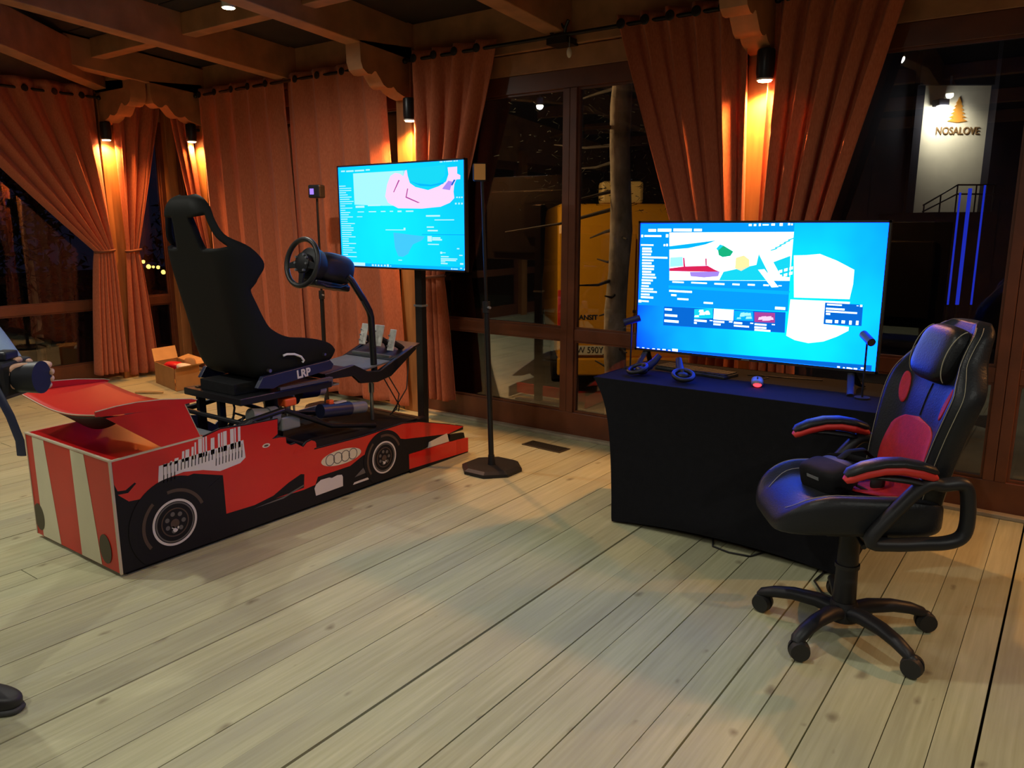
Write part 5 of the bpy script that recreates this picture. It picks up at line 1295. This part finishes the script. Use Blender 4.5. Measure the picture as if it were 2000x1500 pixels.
V = [(B(0, 0, .93), .10), (B(0, 0, 1.10), .095), (B(-.01, 0, 1.30), .10), (B(-.01, 0, 1.42), .075), (B(.0, 0, 1.51), .055), (B(.02, 0, 1.58), .065), (B(.025, 0, 1.66), .088), (B(.02, 0, 1.73), .078),
     (hipL, .085), (sk_['kneeL'], .055), (sk_['ankL'], .038), (hipR, .085), (sk_['kneeR'], .055), (sk_['ankR'], .038),
     (shL, .06), (elL, .042), (haL, .026), (shR, .06), (elR, .042), (haR, .026),
     (haL + B(.05, .01, -.005), (.03, .018)), (haR + B(.05, -.01, -.005), (.03, .018))]
E_ = [(0, 1), (1, 2), (2, 3), (3, 4), (4, 5), (5, 6), (6, 7), (0, 8), (8, 9), (9, 10), (0, 11), (11, 12), (12, 13), (3, 14), (14, 15), (15, 16), (3, 17), (17, 18), (18, 19), (16, 20), (19, 21)]
for hi_, base_, sg in ((20, haL + B(.05, .01, -.005), 1), (21, haR + B(.05, -.01, -.005), -1)):
    for j, ln_ in enumerate((.075, .085, .08, .062)):
        o0 = base_ + B(.03, sg * .012, .03 - j * .02)
        p1_ = o0 + B(ln_ * .45, sg * .012, 0); p2_ = o0 + B(ln_ * .65, sg * .045, 0)
        i0 = len(V); V += [(o0, .0095), (p1_, .0085), (p2_, .0075)]
        E_ += [(hi_, i0), (i0, i0 + 1), (i0 + 1, i0 + 2)]
    i0 = len(V); V += [(base_ + B(-.01, sg * .03, .03), .011), (base_ + B(.03, sg * .055, .045), .009)]
    E_ += [(hi_, i0), (i0, i0 + 1)]
skinned('body', V, E_, 'skin')
# face, ears and hair
fc = MB(); fc.ball(B(.115, 0, 1.645), (.016, .016, .02), nu=12, nv=8); fc.build('nose', 'skin', pe, smooth=60)
for s in (-1, 1):
    MB().ball(B(.098, s * .034, 1.672), (.012, .012, .009), nu=12, nv=8).build('eye', 'white_plastic', pe, smooth=60)
    MB().ball(B(.108, s * .034, 1.672), (.005, .005, .005), nu=10, nv=8).build('pupil', 'black', pe, smooth=60)
    MB().ball(B(.03, s * .085, 1.655), (.018, .012, .03), nu=12, nv=8).build('ear', 'skin', pe, smooth=60)
MB().ball(B(.105, 0, 1.60), (.012, .026, .007), nu=12, nv=8).build('mouth', 'red_trim', pe, smooth=60)
MB().ball(B(.0, 0, 1.715), (.10, .098, .085), nu=28, nv=16, fn=lambda x, y, z: (x, y, z if z > -.04 else -.04)).build('hair', 'hair', pe, smooth=60)
# shirt with sleeves
def loft(mb, rings, n=28):      # rings: (z, forward offset, half width, half depth)
    def fn(u, v):
        k = v * (len(rings) - 1); i = min(int(k), len(rings) - 2); f = k - i
        z, fo, hw, hd = [rings[i][q] * (1 - f) + rings[i + 1][q] * f for q in range(4)]
        a = 2 * PI * u
        return B(fo + hd * math.copysign(abs(math.sin(a)) ** .85, math.sin(a)), hw * math.copysign(abs(math.cos(a)) ** .85, math.cos(a)), z)
    mb.grid(fn, n, (len(rings) - 1) * 4, closed_u=True)
    return mb
def limb(mb, pts, rs):
    P = []; R_ = []
    for i in range(len(pts) - 1):
        for k in range(5):
            f = k / 5; P.append(pts[i] * (1 - f) + pts[i + 1] * f); R_.append(rs[i] * (1 - f) + rs[i + 1] * f)
    P.append(pts[-1]); R_.append(rs[-1])
    for _ in range(3): P = [P[0]] + [(P[k - 1] + P[k] * 2 + P[k + 1]) / 4 for k in range(1, len(P) - 1)] + [P[-1]]
    mb.tube(P, R_, 16)
shirt = loft(MB(), [(.84, .0, .185, .135), (.92, .0, .182, .132), (1.05, .005, .170, .122), (1.22, .0, .190, .130), (1.36, -.01, .205, .125), (1.44, -.01, .175, .10), (1.485, -.005, .10, .075), (1.505, .0, .075, .065)])
limb(shirt, [shL - Rr * .0, elL, haL - B(.045, .03, 0)], [.080, .060, .045]); limb(shirt, [shR, elR, haR - B(.02, -.03, -.03)], [.080, .064, .046])
shirt.build('shirt', 'sleeve', pe, smooth=70)
trs = loft(MB(), [(.66, .0, .165, .115), (.76, -.01, .178, .130), (.88, -.005, .172, .125), (.96, .0, .165, .115)])
limb(trs, [hipL - Z * .10, sk_['kneeL'], B(-.015, -.12, .10)], [.095, .072, .062]); limb(trs, [hipR - Z * .10, sk_['kneeR'], B(.005, .12, .10)], [.095, .072, .062])
trs.build('trousers', 'trousers', pe, smooth=70)
for s, nm in ((-1, 'L'), (1, 'R')):
    a_ = B(.0, s * .12, 0)
    yaw = math.atan2(F.y, F.x) + s * .12
    Ms = Matrix.Translation(a_) @ Matrix.Rotation(yaw, 4, 'Z')
    def shp(x, y, z):
        t = (x + .145) / .29
        return (x, y * (.8 + .3 * math.sin(PI * min(1, t * .9))), z * (1.25 - .62 * t) if z > 0 else z)
    shoe = MB(Ms).ball((.06, 0, .042), (.145, .046, .04), .6, .7, 32, 16, shp).build('shoe', 'shoe', pe, smooth=60)
    MB(Ms).ball((.06, 0, .012), (.15, .049, .012), .4, .7, 32, 8).build('sole', 'shoe_sole', shoe, smooth=60)
    for k in range(4): MB(Ms).tube([(.07 + k * .022, -.03, .07 - k * .006), (.075 + k * .022, 0, .082 - k * .008), (.07 + k * .022, .03, .07 - k * .006)], .004, 6).build('lace', 'rubber', shoe, smooth=60)
hc = root('hand_camera', 'black camera with a hanging strap held by the person at the left edge', 'camera', Vector((-2.73, .70, 0)) + B(.37, .015, 1.13), math.atan2(F.y, F.x))
MB().box((-.03, -.075, -.055), (.035, .075, .05)).build('camera_body', 'black_plastic', hc, bevel=.012)
MB().cyl((.035, 0, 0), (.10, 0, 0), .042, .046, n=24).build('lens_barrel', 'black_plastic', hc, smooth=40)
MB().box((-.02, -.03, .05), (.025, .03, .075)).build('viewfinder', 'black_plastic', hc, bevel=.006)
MB().tube([(.0, -.078, .03), (.03, -.092, -.02), (.06, -.096, -.09), (.075, -.092, -.16), (.07, -.085, -.205)], [(.012, .003)] * 5, 8, flat=(1, 0, 0)).build('strap', 'navy', hc, smooth=60)

# ================================================================ outside in the dark
gd = MB().box((-40, -30, -.75), (30, 45, -.62)).build('ground', 'soil', kind='structure')
pv = MB().box((-9, 5.2, -.62), (6, 16, -.60)).build('pavement', 'snow_ground', kind='structure')
fh_ = Vector((-.588, .809, 0)); rh_ = Vector((.809, .588, 0))
def CW(cx, depth, z): return rh_ * cx + fh_ * depth + Vector((0, 0, z))
# yellow van, rear end towards the room
vc = CW(1.56, 9.9, -.6)
van = root('van', 'yellow delivery van parked outside, seen through the glazed doors', 'van', vc, math.radians(36))
VP_ = [(0, .45), (-.02, .9), (0, 1.5), (.10, 2.15), (.25, 2.42), (3.4, 2.42), (3.9, 2.30), (4.4, 1.45), (5.0, 1.2), (5.15, .9), (5.15, .42)]
MB().prism([(p[0], p[1]) for p in VP_], 'x', -.98, .98).build('van_body', 'van_yellow', van, bevel=.05)
for s in (-1, 1):
    d_ = MB().prism([(-.97 if s < 0 else .01, .62), (-.01 if s < 0 else .97, .62), (-.01 if s < 0 else .97, 2.05), (-.97 if s < 0 else .01, 2.05)], 'y', -.035, -.02).build('rear_door', 'van_yellow', van, bevel=.01)
    MB().box((s * .93 - .05, -.05, .85), (s * .93 + .05, -.02, 1.35)).build('tail_light', 'red_trim', van, bevel=.01)
    for yy in (.95, 4.1): MB().cyl((s * .86, yy, .34), (s * 1.0, yy, .34), .34, n=28).build('wheel', 'rubber', van, smooth=40)
MB().box((-.98, -.10, .26), (.98, .02, .48)).build('bumper', 'van_yellow', van, bevel=.02)
MB().cyl((-.03, -.06, 1.08), (.03, -.06, 1.08), .02, n=8).build('door_handle', 'black_plastic', van)
npl = MB().box((-.86, -.052, .52), (-.34, -.044, .64)).build('number_plate', 'plate_white', van, bevel=.003)
TM = lambda x, y, z: Matrix.Translation((x, y, z)) @ Matrix.Rotation(math.radians(90), 4, 'X')
text_mesh('WW 590YJ', .115, .002, TM(-.60, -.0535, .58), 'plate_number', 'black', npl, sx=.86)
text_mesh('TRANSIT', .085, .002, TM(-.64, -.037, 1.0), 'lettering', 'black', van, sx=1.0, bold=.003)
MB().box((-.42, .30, 2.42), (.12, .65, 2.70)).build('roof_sign', 'van_sign', van, bevel=.04)
# larch trunk with stub branches
tr = root('tree', 'rough bare tree trunk with stub branches outside the glazed doors', 'tree', (-3.36, 6.22, -.6))
to_ = tr.location
tp_ = [(-3.35 + .02 * math.sin(k * 1.3), 6.22, -.6 + k * .35) for k in range(17)]
MB().tube(tp_, [.105 - .002 * k + .006 * math.sin(k * 2.3) for k in range(17)], 18).build('trunk', 'bark', tr, to_, smooth=60)
rg = random.Random(9)
for k in range(26):
    z = .3 + k * .16 + rg.uniform(-.05, .05); a = rg.uniform(0, 6.28) if k % 3 else rg.uniform(2.6, 3.6); ln_ = rg.uniform(.2, .5) if z < 1.6 else rg.uniform(.5, 1.3)
    d = Vector((math.cos(a), math.sin(a), rg.uniform(-.25, .1)))
    p = Vector((-3.35, 6.22, z))
    MB().tube([p + d * .06, p + d * ln_ * .5 + Vector((0, 0, rg.uniform(-.03, .03))), p + d * ln_], [.018, .012, .006], 6).build('branch', 'branch_bark', tr, to_)
# needles on the upper branches
nd = MB()
for k in range(2600):
    z = rg.uniform(1.75, 3.6); a = rg.uniform(0, 6.28); rr = rg.uniform(.2, 1.5)
    p = Vector((-3.35 + rr * math.cos(a), 6.22 + abs(rr * math.sin(a)) * .7, z + .1 * math.sin(rr * 9)))
    d = Vector((rg.uniform(-1, 1), rg.uniform(-1, 1), rg.uniform(-.6, .2))).normalized() * rg.uniform(.04, .10); s = Vector((0, 0, .004))
    nd.add([p - s, p + d, p + s], [(0, 1, 2)])
nd.build('needles', 'leaf_dark', tr, to_, kind='stuff')
# building with the lit white wall and the sign
wc = CW(8.95, 16.4, -.6)
bd = root('building', 'dark building outside with a lit white wall bearing a tree logo', 'building', wc, math.radians(36))
MB().box((-.70, 0, 1.2), (.62, .5, 4.88)).build('white_wall', 'render_white', bd)
MB().box((-.86, -.02, 1.2), (-.70, .5, 4.88)).build('pilaster', 'render_dark', bd)  # shaded side face of the white wall, built as a dark strip
MB().box((.62, -.25, -.05), (9.0, .6, 9.0)).build('dark_wall', 'render_dark', bd)
MB().box((-14.5, .1, -.05), (-.86, .6, 9.0)).build('dark_wall', 'render_dark', bd)
MB().box((-.86, -.1, 4.88), (.62, .6, 9.0)).build('lintel', 'render_dark', bd)
MB().box((-1.4, -2.2, -.05), (3.2, 0, 2.38)).build('terrace', 'render_dark', bd)
text_mesh('NOSALOVE', .20, .012, TM(.03, -.014, 4.01), 'sign_lettering', 'sign_letter', bd, sx=.86, bold=.0015)
trp = []
for k in range(6):
    z = 4.20 + k * .068; wd = .20 - k * .029
    trp += [(wd, z + .002), (wd * .42, z + .060)]
lf = [(-x, z) for x, z in trp[::-1]]
MB().prism([(.03, 4.175)] + trp + [(0, 4.66)] + lf + [(-.03, 4.175)], 'y', -.03, -.002).build('sign_tree', 'sign_gold', bd)
wl_ = root('outdoor_wall_lamp', 'bright lamp fixture on the white wall left of the tree logo outside', 'lamp', CW(8.50, 16.15, 3.86), math.radians(36))
MB().box((-.11, -.06, .0), (.11, .2, .13)).build('lamp_head', 'render_dark', wl_, bevel=.02)
MB().box((-.09, -.09, -.12), (.09, .06, 0)).build('lamp_glass', 'out_lens', wl_, bevel=.01)
pl_ = bpy.data.lights.new('lamp_light', 'SPOT'); pl_.energy = 62; pl_.spot_size = 1.9; pl_.spot_blend = .9; pl_.color = (1, .9, .68); pl_.shadow_soft_size = .08
po_ = bpy.data.objects.new('lamp_light', pl_); COL.objects.link(po_); po_.parent = wl_; po_.location = (.05, -.30, -.08); po_.rotation_euler = (Vector((.18, .5, -.35))).to_track_quat('-Z', 'Y').to_euler()
# stair railing in front of the white wall
rl = root('stair_railing', 'thin dark metal stair railing in front of the lit white wall outside', 'railing', CW(8.45, 15.2, 1.78), math.radians(36))
for zz in (0, -.17):
    MB().tube([(-.62, 0, .14 + zz * .7), (.0, 0, .52 + zz), (.72, 0, .52 + zz)], .016, 8).build('handrail', 'black_metal', rl, smooth=60)
for x, z0 in ((-.60, .15), (-.30, .33), (0, .52), (.36, .52), (.70, .52)):
    MB().cyl((x, 0, .0), (x, 0, z0), .014, n=8).build('baluster', 'black_metal', rl)
for k, (u, dz) in enumerate(((5.72, 0), (5.90, .04), (5.60, -.05))):  # blue reflections in the window glass, built as glowing tubes outside
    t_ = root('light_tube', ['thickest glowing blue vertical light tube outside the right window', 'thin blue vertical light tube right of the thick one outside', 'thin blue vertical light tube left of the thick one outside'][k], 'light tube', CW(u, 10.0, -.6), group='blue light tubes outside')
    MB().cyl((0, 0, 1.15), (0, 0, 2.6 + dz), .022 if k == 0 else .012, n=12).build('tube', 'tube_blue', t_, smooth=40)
    MB().cyl((0, 0, 0), (0, 0, 1.15), .014, n=10).build('stake', 'black_metal', t_, smooth=40)  # added only to hold the glowing tube up
# unseen lamp post added to light the van
lpst = root('street_lamp', 'outdoor lamp post standing behind the closed curtains', 'lamp', (-5.6, 6.2, -.6))
MB().cyl((-5.6, 6.2, -.6), (-5.6, 6.2, 2.6), .04, n=12).build('lamp_pole', 'black_metal', lpst, lpst.location, smooth=40)
MB().lathe([(.05, 0), (.13, .04), (.10, .16), (.02, .22)], (-5.6, 6.2, 2.6), n=20).build('lamp_hood', 'black_metal', lpst, lpst.location, smooth=40)
MB().cyl((-5.6, 6.2, 2.575), (-5.6, 6.2, 2.598), .09, n=20).build('lamp_glass', 'bulb_warm', lpst, lpst.location)
pl2 = bpy.data.lights.new('lamp_light', 'POINT'); pl2.energy = 240; pl2.color = (1, .66, .3); pl2.shadow_soft_size = .1
po2 = bpy.data.objects.new('lamp_light', pl2); COL.objects.link(po2); po2.parent = lpst; po2.location = (0, 0, 3.1)
# string of small warm garden lights and hedge beyond the left wall
gp = [Vector((-13.6 + .55 * k / 8, 7.42 + .40 * k / 8, .92 - .26 * k / 8 + .03 * math.sin(k * 2.1))) for k in range(9)]
gc = root('garden_cable', 'thin cable between two stakes carrying the string of garden lights outside', 'cable', (gp[0].x, gp[0].y, -.6))
MB().tube([p + Vector((0, 0, .025)) for p in gp], .008, 6).build('wire', 'rubber', gc, gc.location)
for p in (gp[0], gp[8]): MB().cyl((p.x, p.y, -.62), (p.x, p.y, p.z + .05), .015, n=8).build('stake', 'bark', gc, gc.location)
for k in range(9):
    b_ = MB().ball((0, 0, 0), .024 + .008 * (k % 3), nu=10, nv=8).build('garden_light', 'bulb_warm', smooth=60); b_.location = gp[k]
    tag(b_, 'tiny warm bulb, number %s from the left in the string of lights outside' % ['one', 'two', 'three', 'four', 'five', 'six', 'seven', 'eight', 'nine'][k], 'light', 'string of garden lights outside')
for k, (x, y, h, r_) in enumerate(((-12.5, 3.4, 2.6, .9), (-13.5, 5.6, 3.2, 1.1), (-15.5, 9.5, 3.6, 1.4), (-12.8, 1.0, 2.2, .8), (-17.0, 7.0, 4.2, 1.5))):
    t_ = root('shrub', ['low dark shrub outside the left windows, nearest the wing of the racing car', 'dark shrub outside just left of the string of garden lights', 'tall dark conifer outside behind the string of garden lights', 'small dark shrub outside past the left edge of the picture', 'tallest dark conifer outside the left windows'][k], 'shrub', (x, y, -.6), group='shrubs outside the left windows')
    MB().cyl((x, y, -.6), (x, y, h * .5 - .6), .07, .04, n=10).build('stem', 'bark', t_, t_.location)
    lv = MB()
    for q in range(700):
        zz = rg.uniform(.1, 1); a = rg.uniform(0, 6.28); rr = r_ * (1.05 - zz) * rg.uniform(.5, 1)
        p = Vector((x + rr * math.cos(a), y + rr * math.sin(a), -.6 + zz * h)); d = Vector((rg.uniform(-1, 1), rg.uniform(-1, 1), rg.uniform(-1, .4))).normalized() * .2; s = Vector((rg.uniform(-1, 1), rg.uniform(-1, 1), rg.uniform(-1, 1))) * .05
        lv.add([p - s, p + d, p + s], [(0, 1, 2)])
    lv.build('foliage', 'leaf_dark', t_, t_.location, kind='stuff')
